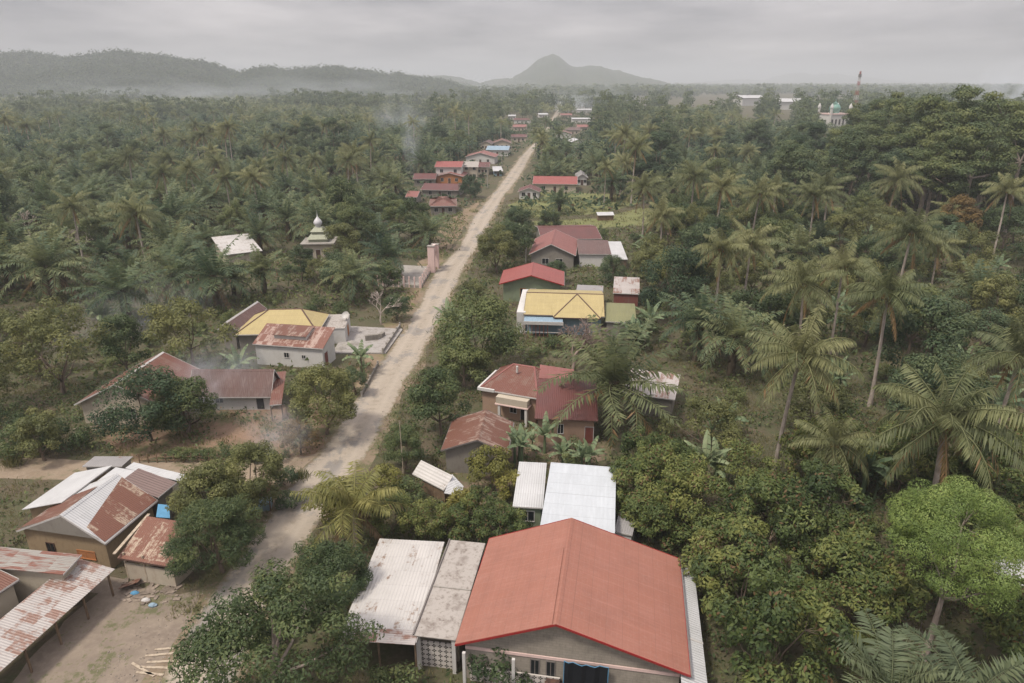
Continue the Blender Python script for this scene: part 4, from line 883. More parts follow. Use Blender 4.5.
pv = [P(383, 283), P(420, 287), P(431, 268), P(400, 266)]
fs2 = MB().slab([(p[0], p[1], .3) for p in pv], .3).build('foundation_slab', M['concrete']); tag(fs2, 'pale concrete floor behind the pink fence and gateway', 'slab')
# distant mosque and mast
mp = P(832, 126); mq = empty('mosque', (float(mp[0]), float(mp[1]), 0), .25); mq.scale = (1.3, 1.3, 1.38); tag(mq, 'white mosque with a green dome and small minarets rising from the forest', 'mosque')
MB().box(-8, 8, -7, 7, 0, 7.5).build('wall', M['white'], mq); MB().box(-8.4, 8.4, -7.4, 7.4, 7.5, 8.3).build('parapet', M['pink'], mq)
MB().lathe([(3.4, 8.3), (3.4, 9.6), (3.9, 10.4), (3.9, 11.6), (3.0, 13.2), (1.4, 14.6), (.3, 15.6), (.1, 17.2)], 22).build('dome', M['domegreen'], mq, smooth=True)
for sx in (-7.6, 7.6):
    for sy in (-6.6, 6.6): MB().lathe([(.9, 0), (.9, 11.5), (1.2, 11.6), (1.1, 12.6), (.2, 14.5)], 10, (sx, sy)).build('minaret', M['white'], mq)
for i in range(5): opening(mq, 'v-', -6+i*3, 1.2, 1.4, 3.4, 8, 7, 'window', panel='dark')
PROTECT.append((818, 104, 846, 125, mp[1]-5))
tp_ = D(852.5, 120, 900); tm = empty('radio_mast', (float(tp_[0]), 900., 0), .4); tm.scale = (S, S, S); tag(tm, 'tall red and white lattice radio mast beside the green-domed mosque', 'mast')
mh = 36.; segs = 9
for i in range(segs):
    z0, z1 = mh*i/segs, mh*(i+1)/segs; w0, w1 = 1.7-1.3*i/segs, 1.7-1.3*(i+1)/segs; mb = MB()
    cz = [(1, 1), (-1, 1), (-1, -1), (1, -1)]
    for j, (a, b) in enumerate(cz):
        a2, b2 = cz[(j+1) % 4]; mb.bar((a*w0, b*w0, z0), (a*w1, b*w1, z1), .2); mb.bar((a*w0, b*w0, z0), (a2*w1, b2*w1, z1), .11); mb.bar((a2*w0, b2*w0, z0), (a*w1, b*w1, z1), .11); mb.bar((a*w1, b*w1, z1), (a2*w1, b2*w1, z1), .1)
    mb.build('mast_section', plain('mast_red', (.42, .10, .08), .6) if i % 2 == 0 else M['fascia_white'], tm)
MB().box(-.9, .9, -.9, .9, 31, 33.5).build('antenna', M['fascia_grey'], tm)
PROTECT.append((853, 74, 861, 112, 900))
# settlement on the far plain
g = np.random.default_rng(5)
for i, (px, py, wd_, hh) in enumerate([(700, 91, 38, 5), (716, 90, 60, 6), (737, 90.5, 50, 9), (779, 90, 26, 6), (789, 89.5, 20, 7), (808, 91, 34, 7), (822, 91, 22, 5), (843, 90, 26, 6), (884, 91, 30, 6), (748, 104, 22, 8), (784, 108, 24, 7), (676, 91.5, 24, 6), (640, 93.5, 22, 6), (762, 92, 16, 11)]):
    wd_ *= 1.5; q = P(px, py+1.5); o_ = empty('distant_building', (float(q[0]), float(q[1]), 0), float(g.uniform(-.4, .4))); o_.scale = (S, S, S)
    tag(o_, ['broad pale warehouse', 'low white hall', 'white block', 'pale shed', 'white office block', 'long pale roof', 'small white roof', 'grey-white hall', 'pale hall', 'white house', 'white low building', 'pale house', 'whitish shed', 'tall white tower block'][i]+' on the far plain, '+['left end of the settlement', 'second from the left of the settlement', 'beside the mosque-side haze', 'mid settlement', 'mid settlement, taller', 'widest near the mast', 'just left of the mast', 'above the green-domed mosque', 'right of the radio mast', 'isolated in the forest', 'alone left of the green-domed mosque', 'toward the mountain', 'below the mountain foot', 'narrow between the halls'][i], 'building')
    he = hh+1
    MB().box(-wd_/2, wd_/2, -8, 8, 0, he).build('wall', M['white'], o_); mr = MB(); mr.slab([(-wd_/2-1, -9, he), (wd_/2+1, -9, he), (wd_/2+1, 0, he+3), (-wd_/2-1, 0, he+3)], .3); mr.slab([(-wd_/2-1, 0, he+3), (wd_/2+1, 0, he+3), (wd_/2+1, 9, he), (-wd_/2-1, 9, he)], .3); mr.build('roof', M['zinc'], o_)
    PROTECT.append((px-wd_*.16, py-3, px+wd_*.16, py+12, q[1]-10))
# ------------------------------------------------------------------ ground, road
def ground_mat():
    m, nt, out = nm('ground'); tc = N(nt, 'ShaderNodeTexCoord'); v = tc.outputs['Object']
    a = noise(nt, v, .035, 5, .6); b = noise(nt, v, .35, 6, .65); c = noise(nt, v, 3, 5, .6); d = noise(nt, v, 12, 3, .6)
    col = mixc(nt, ramp(nt, b, .42, .6), (.085, .068, .045), (.062, .068, .032)); col = mixc(nt, math_(nt, 'MULTIPLY', ramp(nt, a, .42, .62), .7), col, (.055, .062, .03))
    col = mixc(nt, math_(nt, 'MULTIPLY', ramp(nt, c, .45, .7), .5), col, (.13, .10, .07)); surf(nt, out, col, .95, bump(nt, d, .5, .05)); return m
def soil_mat(name, c1, c2, c3, grass=.3, gc=(.085, .09, .04)):
    m, nt, out = nm(name); tc = N(nt, 'ShaderNodeTexCoord'); v = tc.outputs['Object']
    b = noise(nt, v, .5, 6, .65); c = noise(nt, v, 2.2, 5, .65); d = noise(nt, v, 15, 4, .65); e = noise(nt, v, .22, 4, .6)
    col = mixc(nt, ramp(nt, b, .38, .62), c1, c2); col = mixc(nt, math_(nt, 'MULTIPLY', ramp(nt, c, .45, .7), .6), col, c3)
    if grass: col = mixc(nt, math_(nt, 'MULTIPLY', ramp(nt, math_(nt, 'ADD', math_(nt, 'MULTIPLY', e, .6), math_(nt, 'MULTIPLY', c, .4)), .54-grass*.12, .60-grass*.1), .85), col, gc)
    surf(nt, out, col, .95, bump(nt, math_(nt, 'ADD', c, math_(nt, 'MULTIPLY', d, .5)), .5, .05)); return m
me = bpy.data.meshes.new('ground'); n = 14
xs_ = np.linspace(-9000, 9000, 61); ys_ = np.concatenate([np.linspace(-60, 600, 30), np.linspace(700, 13000, 50)])
vv = np.array([(x, y, 0) for y in ys_ for x in xs_]); nx = len(xs_)
ff = np.array([(j*nx+i, j*nx+i+1, (j+1)*nx+i+1, (j+1)*nx+i) for j in range(len(ys_)-1) for i in range(nx-1)])
tag(link('ground', mesh_np('ground', vv, ff, 4, [ground_mat()])), kind='structure')
ROAD = [(150, 760, 2.6), (205, 670, 2.4), (240, 600, 2.4), (287, 530, 2.5), (322, 478, 2.6), (346, 450, 2.5), (384, 388, 2.5), (416, 335, 2.4), (437, 296, 2.4), (450, 271, 2.7), (463, 255, 2.2), (473, 237, 2.1), (483, 218, 2.7), (497, 197, 2.2), (509, 182, 2.5), (519, 167, 2.7), (529, 152, 2.3), (543, 137, 2.2), (551, 125, 2.2), (557, 113, 2.4), (563, 105, 2.6), (570, 100, 2.6)]
RP = np.array([[*P(a, b)[:2], c*S*.76] for a, b, c in ROAD])
def smooth_path(pts, step=1.0):
    out = []
    for i in range(len(pts)-1):
        p0, p1, p2, p3 = pts[max(i-1, 0)], pts[i], pts[i+1], pts[min(i+2, len(pts)-1)]
        k = max(2, int(np.hypot(*(p2-p1)[:2])/step))
        k = min(k, 120)
        for j in range(k):
            t = j/k; out.append(.5*((2*p1)+(-p0+p2)*t+(2*p0-5*p1+4*p2-p3)*t*t+(-p0+3*p1-3*p2+p3)*t**3))
    return np.array(out+[pts[-1]])
RS = smooth_path(RP)
def strip(name, path, mat, z, extra=0., jit=.2, seed=1, label=None, kind='structure', nsub=1):
    g = np.random.default_rng(seed); p = path[:, :2]; d = nrmz(np.gradient(p, axis=0)); nn = np.stack([-d[:, 1], d[:, 0]], 1); n = len(p)
    def rn():
        s = g.normal(0, 1, n+8); return np.convolve(s, np.ones(3)/3, 'same')[4:-4]+.8*np.convolve(s, np.ones(9)/9*2, 'same')[4:-4]
    wl = path[:, 2]+extra+jit*rn(); wr = path[:, 2]+extra+jit*rn()
    cc = np.linspace(-1, 1, 9); V = []; A = []
    for q_ in cc:
        V.append(np.c_[p+nn*(q_*np.where(q_ > 0, wl, wr))[:, None], np.full(n, z)]); A.append(np.full(n, q_))
    f = np.array([(k*n+i, k*n+i+1, (k+1)*n+i+1, (k+1)*n+i)[::-1] for k in range(8) for i in range(n-1)])
    o = link(name, mesh_np(name, np.concatenate(V), f, 4, [mat], np.concatenate(A))); tag(o, kind=kind); return o
soil = soil_mat('roadside_soil', (.20, .155, .11), (.15, .115, .08), (.25, .20, .15), .55)
strip('road_shoulder', RS, soil, .012, .9, .5, 3)
def road_mat():
    m, nt, out = nm('worn_road'); tc = N(nt, 'ShaderNodeTexCoord'); v = tc.outputs['Object']
    b = noise(nt, v, .28, 5, .6, (1, .6, 1)); c = noise(nt, v, 1.5, 6, .7); d = noise(nt, v, 16, 4, .65); e = noise(nt, v, .12, 3, .5)
    col = mixc(nt, ramp(nt, c, .35, .7), (.315, .275, .225), (.255, .222, .182))
    pt = math_(nt, 'ADD', math_(nt, 'MULTIPLY', b, .75), math_(nt, 'MULTIPLY', c, .25))
    asp = mixc(nt, ramp(nt, d, .35, .65), (.15, .145, .14), (.19, .18, .17))
    col = mixc(nt, math_(nt, 'MULTIPLY', ramp(nt, pt, .52, .57), .75), col, asp)
    col = mixc(nt, math_(nt, 'MULTIPLY', ramp(nt, e, .5, .7), .35), col, (.25, .215, .175))
    at = N(nt, 'ShaderNodeAttribute', attribute_name='tint').outputs['Fac']; ab = math_(nt, 'ABSOLUTE', at)
    rut = math_(nt, 'SUBTRACT', 1., math_(nt, 'MULTIPLY', math_(nt, 'ABSOLUTE', math_(nt, 'SUBTRACT', ab, .42)), 5.), clamp=True)
    col = mixc(nt, math_(nt, 'MULTIPLY', rut, ramp(nt, noise(nt, v, .8, 4), .3, .6)), col, (.36, .305, .245)) if 0 else mixc(nt, math_(nt, 'MULTIPLY', rut, .45), col, (.34, .30, .25))
    cen = math_(nt, 'MULTIPLY', math_(nt, 'LESS_THAN', ab, .14), ramp(nt, noise(nt, v, 1.2, 5, .7), .5, .62))
    col = mixc(nt, math_(nt, 'MULTIPLY', cen, .45), col, (.17, .14, .10))
    ed = ramp(nt, math_(nt, 'ADD', ab, math_(nt, 'MULTIPLY', math_(nt, 'SUBTRACT', noise(nt, v, .9, 6, .7), .5), .9)), .80, .98)
    col = mixc(nt, math_(nt, 'MULTIPLY', ed, .85), col, mixc(nt, ramp(nt, c, .42, .6), (.16, .12, .08), (.11, .105, .05)))
    surf(nt, out, col, .95, bump(nt, math_(nt, 'ADD', c, math_(nt, 'MULTIPLY', d, .4)), .4, .04)); return m
RMAT = road_mat()
strip('road', RS, RMAT, .026, 0, .16, 4)
lane = np.array([[*P(a, b)[:2], c*S] for a, b, c in [(345, 462, 2.4), (318, 470, 2.2), (290, 471, 1.9), (262, 470, 1.6), (200, 470, 1.5), (120, 471, 1.5), (40, 469, 1.6), (-40, 468, 1.6), (-120, 467, 1.6)]])
LS = smooth_path(lane); strip('dirt_lane', LS, soil_mat('lane_soil', (.24, .19, .14), (.20, .155, .11), (.28, .23, .18), .15), .019, 0, .2, 5)
def patch(name, pix, mat, z, seed=0, jit=.35, sub=12):
    g = np.random.default_rng(seed); pts = [P(*q)[:2] for q in pix]; out = []
    for i in range(len(pts)):
        a, b = pts[i], pts[(i+1) % len(pts)]; k = max(2, int(np.hypot(*(b-a))/1.2)); k = min(k, 60)
        for j in range(k): out.append(a+(b-a)*j/k+g.normal(0, jit, 2))
    me = bpy.data.meshes.new(name); me.from_pydata([(p[0], p[1], z) for p in out], [], [tuple(range(len(out)))])
    if me.polygons[0].normal.z < 0: me.flip_normals()
    me.materials.append(mat); return tag(link(name, me), kind='structure')
patch('dirt_yard', [(-60, 760), (110, 575), (150, 590), (215, 590), (240, 610), (190, 700), (130, 780)], soil_mat('yard_soil', (.20, .165, .13), (.16, .13, .105), (.26, .215, .17), .15), .008, 1)
patch('garden_soil', [(95, 440), (160, 410), (300, 405), (345, 395), (352, 425), (320, 458), (280, 462), (130, 460)], soil_mat('garden_soil', (.19, .125, .085), (.14, .095, .065), (.24, .165, .115), .35), .008, 2)
patch('house_yard_soil', [(440, 470), (480, 430), (560, 425), (612, 440), (612, 462), (515, 466), (510, 520), (440, 515)], soil_mat('house_soil', (.18, .13, .095), (.13, .095, .07), (.24, .19, .145), .25), .008, 3)
patch('roadside_verge', [(352, 420), (408, 330), (434, 285), (452, 245), (470, 218), (480, 200), (440, 225), (420, 262), (400, 300), (370, 350), (330, 405)], soil_mat('verge_soil', (.20, .15, .10), (.155, .115, .08), (.25, .19, .135), .35, (.14, .125, .06)), .005, 4)
fld = soil_mat('grass_field', (.115, .125, .05), (.15, .15, .062), (.09, .10, .045), .4, (.15, .165, .06))
patch('grass_field', [(520, 222), (600, 218), (640, 208), (760, 209), (880, 206), (890, 214), (800, 219), (700, 221), (600, 228), (522, 229)], fld, .006, 5)
patch('garden_plot', [(508, 205), (540, 192), (640, 195), (640, 203), (600, 214), (520, 218)], fld, .005, 6)
patch('distant_field', [(-40, 141), (40, 138), (60, 142), (30, 148), (-60, 150)], soil_mat('pale_field', (.25, .19, .10), (.2, .16, .09), (.28, .2, .12), .1), .006, 7)

# ------------------------------------------------------------------ hills
def hill_mat():
    m, nt, out = nm('wooded_hill'); tc = N(nt, 'ShaderNodeTexCoord'); v = tc.outputs['Object']
    a = noise(nt, v, .008, 6, .6); b = noise(nt, v, .05, 5, .65); c = noise(nt, v, .12, 3)
    col = mixc(nt, ramp(nt, b, .35, .65), (.022, .036, .018), (.05, .062, .028)); col = mixc(nt, math_(nt, 'MULTIPLY', ramp(nt, a, .5, .68), .6), col, (.085, .085, .045))
    surf(nt, out, col, .95, bump(nt, math_(nt, 'ADD', b, c), 1., 4)); return m
HM = hill_mat()
from mathutils import noise as mn
HILLS = []
def ridge(name, prof, yc, depth, front, seed, bumpy=3., nseg=220, rows=26):
    """prof: crest pixels; yc: crest distance; depth: behind; front: foot distance in front"""
    px = np.array([p[0] for p in prof], float); py = np.array([p[1] for p in prof], float)
    xs = np.linspace(px[0], px[-1], nseg); cy = np.interp(xs, px, py)
    # smooth
    cy = cy+np.array([mn.fractal((q_*.045+seed, seed, 0), .8, 2.1, 5) for q_ in xs])*1.3
    k = np.hanning(5); k /= k.sum(); cy = np.convolve(np.pad(cy, 2, 'edge'), k, 'valid')
    V = []
    for j in range(rows):
        t = j/(rows-1)*2-1   # -1 foot in front .. 0 crest .. 1 behind
        for i in range(nseg):
            c = D(xs[i], cy[i], yc); hgt = max(0, c[2]); X = c[0]; yy = yc+t*(front if t < 0 else depth)
            s = (1-abs(t))**1.15; s = s*s*(3-2*s)*.5+s*.5
            nz = mn.fractal((X*.003+seed, yy*.003, 0), .9, 2.1, 5)
            yy2 = yy+nz*60*(1-abs(t)); z = hgt*s*(1+.28*nz*(abs(t) > .02)*min(1, abs(t)*4))+mn.fractal((X*.03+seed, yy*.03, 3), .9, 2.1, 3)*bumpy*min(1, hgt/30)-1.5
            X2 = X*(yy/yc)*.5+X*.5
            V.append((X2, yy2, z))
    f = np.array([(j*nseg+i, j*nseg+i+1, (j+1)*nseg+i+1, (j+1)*nseg+i) for j in range(rows-1) for i in range(nseg-1)])
    o = link(name, mesh_np(name, V, f, 4, [HM], smooth=True)); tag(o, kind='structure'); HILLS.append((np.array(V).reshape(rows, nseg, 3), rows, nseg)); return o
ridge('hill', [(-120, 58), (0, 56), (14, 54), (30, 53), (46, 56), (62, 60), (76, 59), (90, 56), (108, 54), (125, 53), (140, 57), (150, 58), (162, 57), (175, 62), (205, 65), (218, 69), (232, 75), (245, 76), (262, 69), (272, 70), (285, 73), (297, 71), (310, 71), (322, 69), (335, 67), (345, 68), (355, 72), (372, 73), (385, 76), (398, 75), (410, 78), (440, 82), (470, 92), (500, 100)], 2100, 1250, 780, 1.3, 3.)
ridge('hill', [(400, 84), (425, 77), (445, 74), (462, 77), (480, 82), (490, 80), (500, 78), (512, 76), (522, 71), (530, 66), (536, 60), (544, 56), (552, 54), (560, 56), (566, 62), (572, 66), (580, 67), (590, 65), (600, 66), (612, 70), (622, 71), (634, 75), (650, 78), (668, 84), (700, 92)], 4200, 1700, 1400, 7.7, 5.)
ridge('mountain', [(640, 88), (690, 83), (730, 80), (765, 79), (785, 75), (800, 72), (815, 75), (835, 73), (850, 76), (880, 79), (930, 82), (990, 84), (1060, 84)], 10500, 2000, 2000, 3.1, 10.)

# ------------------------------------------------------------------ plant library (meshes shared by all copies)
LIB = {}
def lib(kind, crown_mats, trunk_mats, variants):
    LIB[kind] = [(to_mesh(kind+'_crown', c, crown_mats), to_mesh(kind+'_trunk', t, trunk_mats, True), ex) for (c, t, ex) in variants]
lib('oil_palm', [M['oil']], [M['oiltrunk']], [(*oil_palm(20+i, nf=[31, 28, 33, 27, 30][i], Lf=[5.6, 5.2, 5.9, 5.0, 5.4][i], H=[3.0, 2.4, 3.6, 2.0, 4.4][i]), None) for i in range(5)])
cv = []
for i in range(5):
    H = [9.5, 10.5, 8.0, 11.5, 9.0][i]; c, t, nb = coco_palm(40+i, H, nf=[29, 26, 31, 25, 30][i], Lf=[4.3, 4.1, 4.6, 4.0, 4.4][i]); cv.append((c, t, to_mesh('coconuts', nuts(nb), [M['nut']], True)))
lib('coconut_palm', [M['coco']], [M['palmtrunk']], cv)
c, t, nb = coco_palm(60, 2.6, nf=20, Lf=4.2, lean=.1, e_hi=82, e_lo=5, b_lo=85, droop=.7); lib('young_palm', [M['young']], [M['palmtrunk']], [(c, t, None)])
c, t, nb = coco_palm(61, 2.2, nf=15, Lf=4.3, npair=40, wl=.13, lean=.1, e_hi=78, e_lo=38, b_lo=62, droop=.3); lib('grey_palm', [M['greyfrond']], [M['oiltrunk']], [(c, t, None)])
lib('banana_plant', [M['banana']], [M['banana']], [(*banana(70+i, H=[2.0, 2.4, 1.7][i], n_st=[3, 4, 2][i]), None) for i in range(3)])
lib('mango_tree', [M['leafd']], [M['bark']], [(*broad(80+i, [6.5, 7.4, 5.6][i], [3.3, 3.9, 2.8][i], .9, [62, 75, 50][i], [.95, 1.0, .85][i], 9500, .27, .8, .42), None) for i in range(3)])
lib('leafy_tree', [M['leaf']], [M['bark']], [(*broad(90+i, [7, 8.5, 6, 7.8][i], [3.2, 3.4, 2.8, 3.9][i], [1.5, 2.0, 1.0, 2.4][i], [46, 55, 40, 44][i], [.85, .9, .8, .95][i], [6500, 7500, 5500, 6000][i], .27, .75, .45, ragged=.5, gaps=.25), None) for i in range(4)])
lib('olive_tree', [M['leafo']], [M['bark']], [(*broad(100+i, [7.5, 6][i], [3.3, 2.7][i], 1.2, 50, .8, 6500, .22, .8, .45, ragged=.4, gaps=.2), None) for i in range(2)])
lib('shade_tree', [M['leaf']], [M['barkpale']], [(*broad(110+i, [26, 23, 28][i], [8.5, 7.5, 9][i], [5, 4.5, 7][i], [80, 75, 80][i], [2.0, 1.9, 2.1][i], 14000, .50, .5, .5, shell=.45, th=[13, 11, 15][i], r0=.4, dome=.9, ragged=.5, gaps=.2), None) for i in range(3)])
lib('forest_tree', [M['leafd']], [M['bark']], [(*broad(120+i, [15, 13, 17][i], [4.8, 4.4, 5.2][i], [3, 2.5, 4][i], [60, 55, 60][i], [1.3, 1.3, 1.4][i], 8500, .42, .75, .5, r0=.25, ragged=.4, gaps=.15), None) for i in range(3)])
lib('cocoa_tree', [M['cocoa']], [M['bark']], [(*broad(130+i, [4.6, 5.2, 4.2, 4.9, 5.4][i], [2.5, 2.7, 2.3, 2.8, 2.5][i], .5, [44, 50, 40, 46, 48][i], [.62, .66, .6, .64, .62][i], 6600, .23, .85, .44, hang=.28, deadf=.06, ragged=.4, gaps=.12, th=1.0, r0=.09), None) for i in range(5)])
lib('bush', [M['leaf']], [M['bark']], [(*broad(140+i, [1.8, 2.4, 1.4][i], [1.2, 1.5, 1.3][i], .1, 18, .45, 1500, .17, .8, .45, th=.3, r0=.04), None) for i in range(3)])
lib('yellow_bush', [M['leafy']], [M['bark']], [(*broad(150+i, [3.4, 2.8][i], [1.8, 1.6][i], .4, 30, .5, 3200, .19, .8, .45, th=.8, r0=.07, deadf=.03, ragged=.4), None) for i in range(2)])
# single trees of their own
hero = {}
def one(kind, mats_c, mats_t, ct): LIB[kind] = [(to_mesh(kind+'_crown', ct[0], mats_c), to_mesh(kind+'_trunk', ct[1], mats_t, True), None)]
one('front_tree', [M['leaf']], [M['barkpale']], broad(201, 8.2, 4.0, 1.6, 85, .85, 21000, .20, .62, .42, ragged=.6, gaps=.12, th=2.6, r0=.2, shell=.45))
one('round_tree', [M['leafd']], [M['bark']], broad(202, 7.0, 2.9, .8, 75, .75, 15000, .19, .8, .42))
one('feather_tree', [M['leafd']], [M['bark']], broad(203, 6.2, 3.1, .8, 70, .75, 15000, .34, .55, .13, hang=.25, out_bias=.4, ragged=.35))
one('bright_tree', [M['leafb']], [M['barkpale']], broad(204, 10.2, 3.45, 5.6, 105, .62, 52000, .10, .95, .45, shell=.5, th=4.0, r0=.15, gaps=.03, ragged=.18, out_bias=3., lr=.8))
one('mixed_tree', [M['leaf']], [M['bark']], broad(205, 6.5, 3.4, 1.0, 70, .8, 14000, .21, .75, .42, ragged=.3))
q = bare_tree(206, 5.6, 3, 6); LIB['bare_tree'] = [(None, to_mesh('bare_tree_trunk', q, [M['twig']]), None)]
q = bare_tree(207, 8, 3, 4); LIB['dead_tree'] = [(None, to_mesh('dead_tree_trunk', q, [M['deadwood']]), None)]
HT = {k: [max(v[0].vertices[i].co.z for i in range(0, len(v[0].vertices), 7)) if v[0] else 6.5 for v in vs] for k, vs in LIB.items()}
JOINED = {}
def joined(kind, vi):
    """crown and trunk in one mesh, for trees too far off to show their parts"""
    k = (kind, vi)
    if k not in JOINED:
        c, t, ex = LIB[kind][vi]; vs = []; fs = []; ts = []; mi = []; o = 0
        for j, me in enumerate((c, t)):
            n = len(me.vertices); v = np.empty(n*3, np.float32); me.vertices.foreach_get('co', v); f = np.empty(len(me.loops), np.int32); me.loops.foreach_get('vertex_index', f)
            a = np.empty(n, np.float32); me.attributes['tint'].data.foreach_get('value', a)
            vs.append(v.reshape(-1, 3)); fs.append(f.reshape(-1, 4)+o); ts.append(a); mi.append(np.full(len(f)//4, j)); o += n
        JOINED[k] = mesh_np(kind, np.vstack(vs), np.vstack(fs), 4, [c.materials[0], t.materials[0]], np.concatenate(ts), np.concatenate(mi))
    return JOINED[k]
NAME = {'front_tree': 'broadleaf_tree', 'round_tree': 'broadleaf_tree', 'feather_tree': 'broadleaf_tree', 'bright_tree': 'broadleaf_tree', 'mixed_tree': 'broadleaf_tree', 'leafy_tree': 'broadleaf_tree', 'olive_tree': 'broadleaf_tree',
        'shade_tree': 'shade_tree', 'forest_tree': 'forest_tree', 'young_palm': 'coconut_palm', 'grey_palm': 'feather_palm', 'bare_tree': 'leafless_tree', 'dead_tree': 'dead_tree', 'yellow_bush': 'bush'}
CAT = {'oil_palm': 'oil palm', 'coconut_palm': 'coconut palm', 'young_palm': 'coconut palm', 'grey_palm': 'palm', 'banana_plant': 'banana plant', 'cocoa_tree': 'cocoa tree', 'bush': 'bush', 'yellow_bush': 'bush'}
PH = {'coconut_palm': [9.5, 10.5, 8.0, 11.5, 9.0], 'oil_palm': [3.0, 2.4, 3.6, 2.0, 4.4], 'young_palm': [2.6], 'grey_palm': [2.2]}
TREES = []      # x, y, radius of every tree standing
def place(kind, x, y, s=1., rz=None, label=None, group=None, vi=None, parts=True, sz=None, mat=None, ht=None):
    vi = random.randrange(len(LIB[kind])) if vi is None else vi
    c, t, ex = LIB[kind][vi]; rz = random.uniform(0, 6.28) if rz is None else rz
    nme = NAME.get(kind, kind)
    if parts or c is None:
        o = empty(nme, (x, y, 0), rz)
        tr_ = link('trunk', t, o)
        if c is not None:
            cr_ = link('crown', c, o)
            if mat: cr_.material_slots[0].link = 'OBJECT'; cr_.material_slots[0].material = M[mat]
        nu = link('coconuts', ex, o) if ex is not None else None
        if ht:
            h0 = PH[kind][vi]; tr_.scale.z = ht/s/h0
            for q_ in (cr_, nu):
                if q_: q_.location.z = ht/s-h0
    else: o = link(nme, joined(kind, vi), None, (x, y, 0), rz)
    o.scale = (s, s, sz or s); tag(o, label, CAT.get(kind, 'tree'), group)
    return o
def hero_tree(kind, px, py, hc, label, size=None, vi=0, rz=None, prot=None, sz=None, H=None, group=None, mat=None, parts=True):
    """px,py: crown centre in the photo, hc its height over the ground in metres; size: crown pixel radius wanted"""
    p = P(px, py, hc*S); s = (size or 1.0)*S
    szz = sz or s
    o = place(kind, float(p[0]), float(p[1]), s, rz, label, group, vi, parts, szz, mat, hc*S if kind in PH else None)
    TREES.append((float(p[0]), float(p[1]), RAD[kind]*s*.8))
    if prot: PROTECT.append((px-prot, py-prot, px+prot, py+prot, float(p[1])-.5))
    return o
RAD = {'oil_palm': 3.15, 'coconut_palm': 2.1, 'young_palm': 2.8, 'grey_palm': 2.8, 'banana_plant': 1.6, 'mango_tree': 2.7, 'leafy_tree': 2.4, 'olive_tree': 2.3, 'shade_tree': 5.5, 'forest_tree': 3.2, 'cocoa_tree': 1.45, 'bush': 1.0, 'yellow_bush': 1.4,
       'front_tree': 3.5, 'round_tree': 2.7, 'feather_tree': 2.7, 'bright_tree': 3.2, 'mixed_tree': 3.0, 'bare_tree': 2.4, 'dead_tree': 1.5}

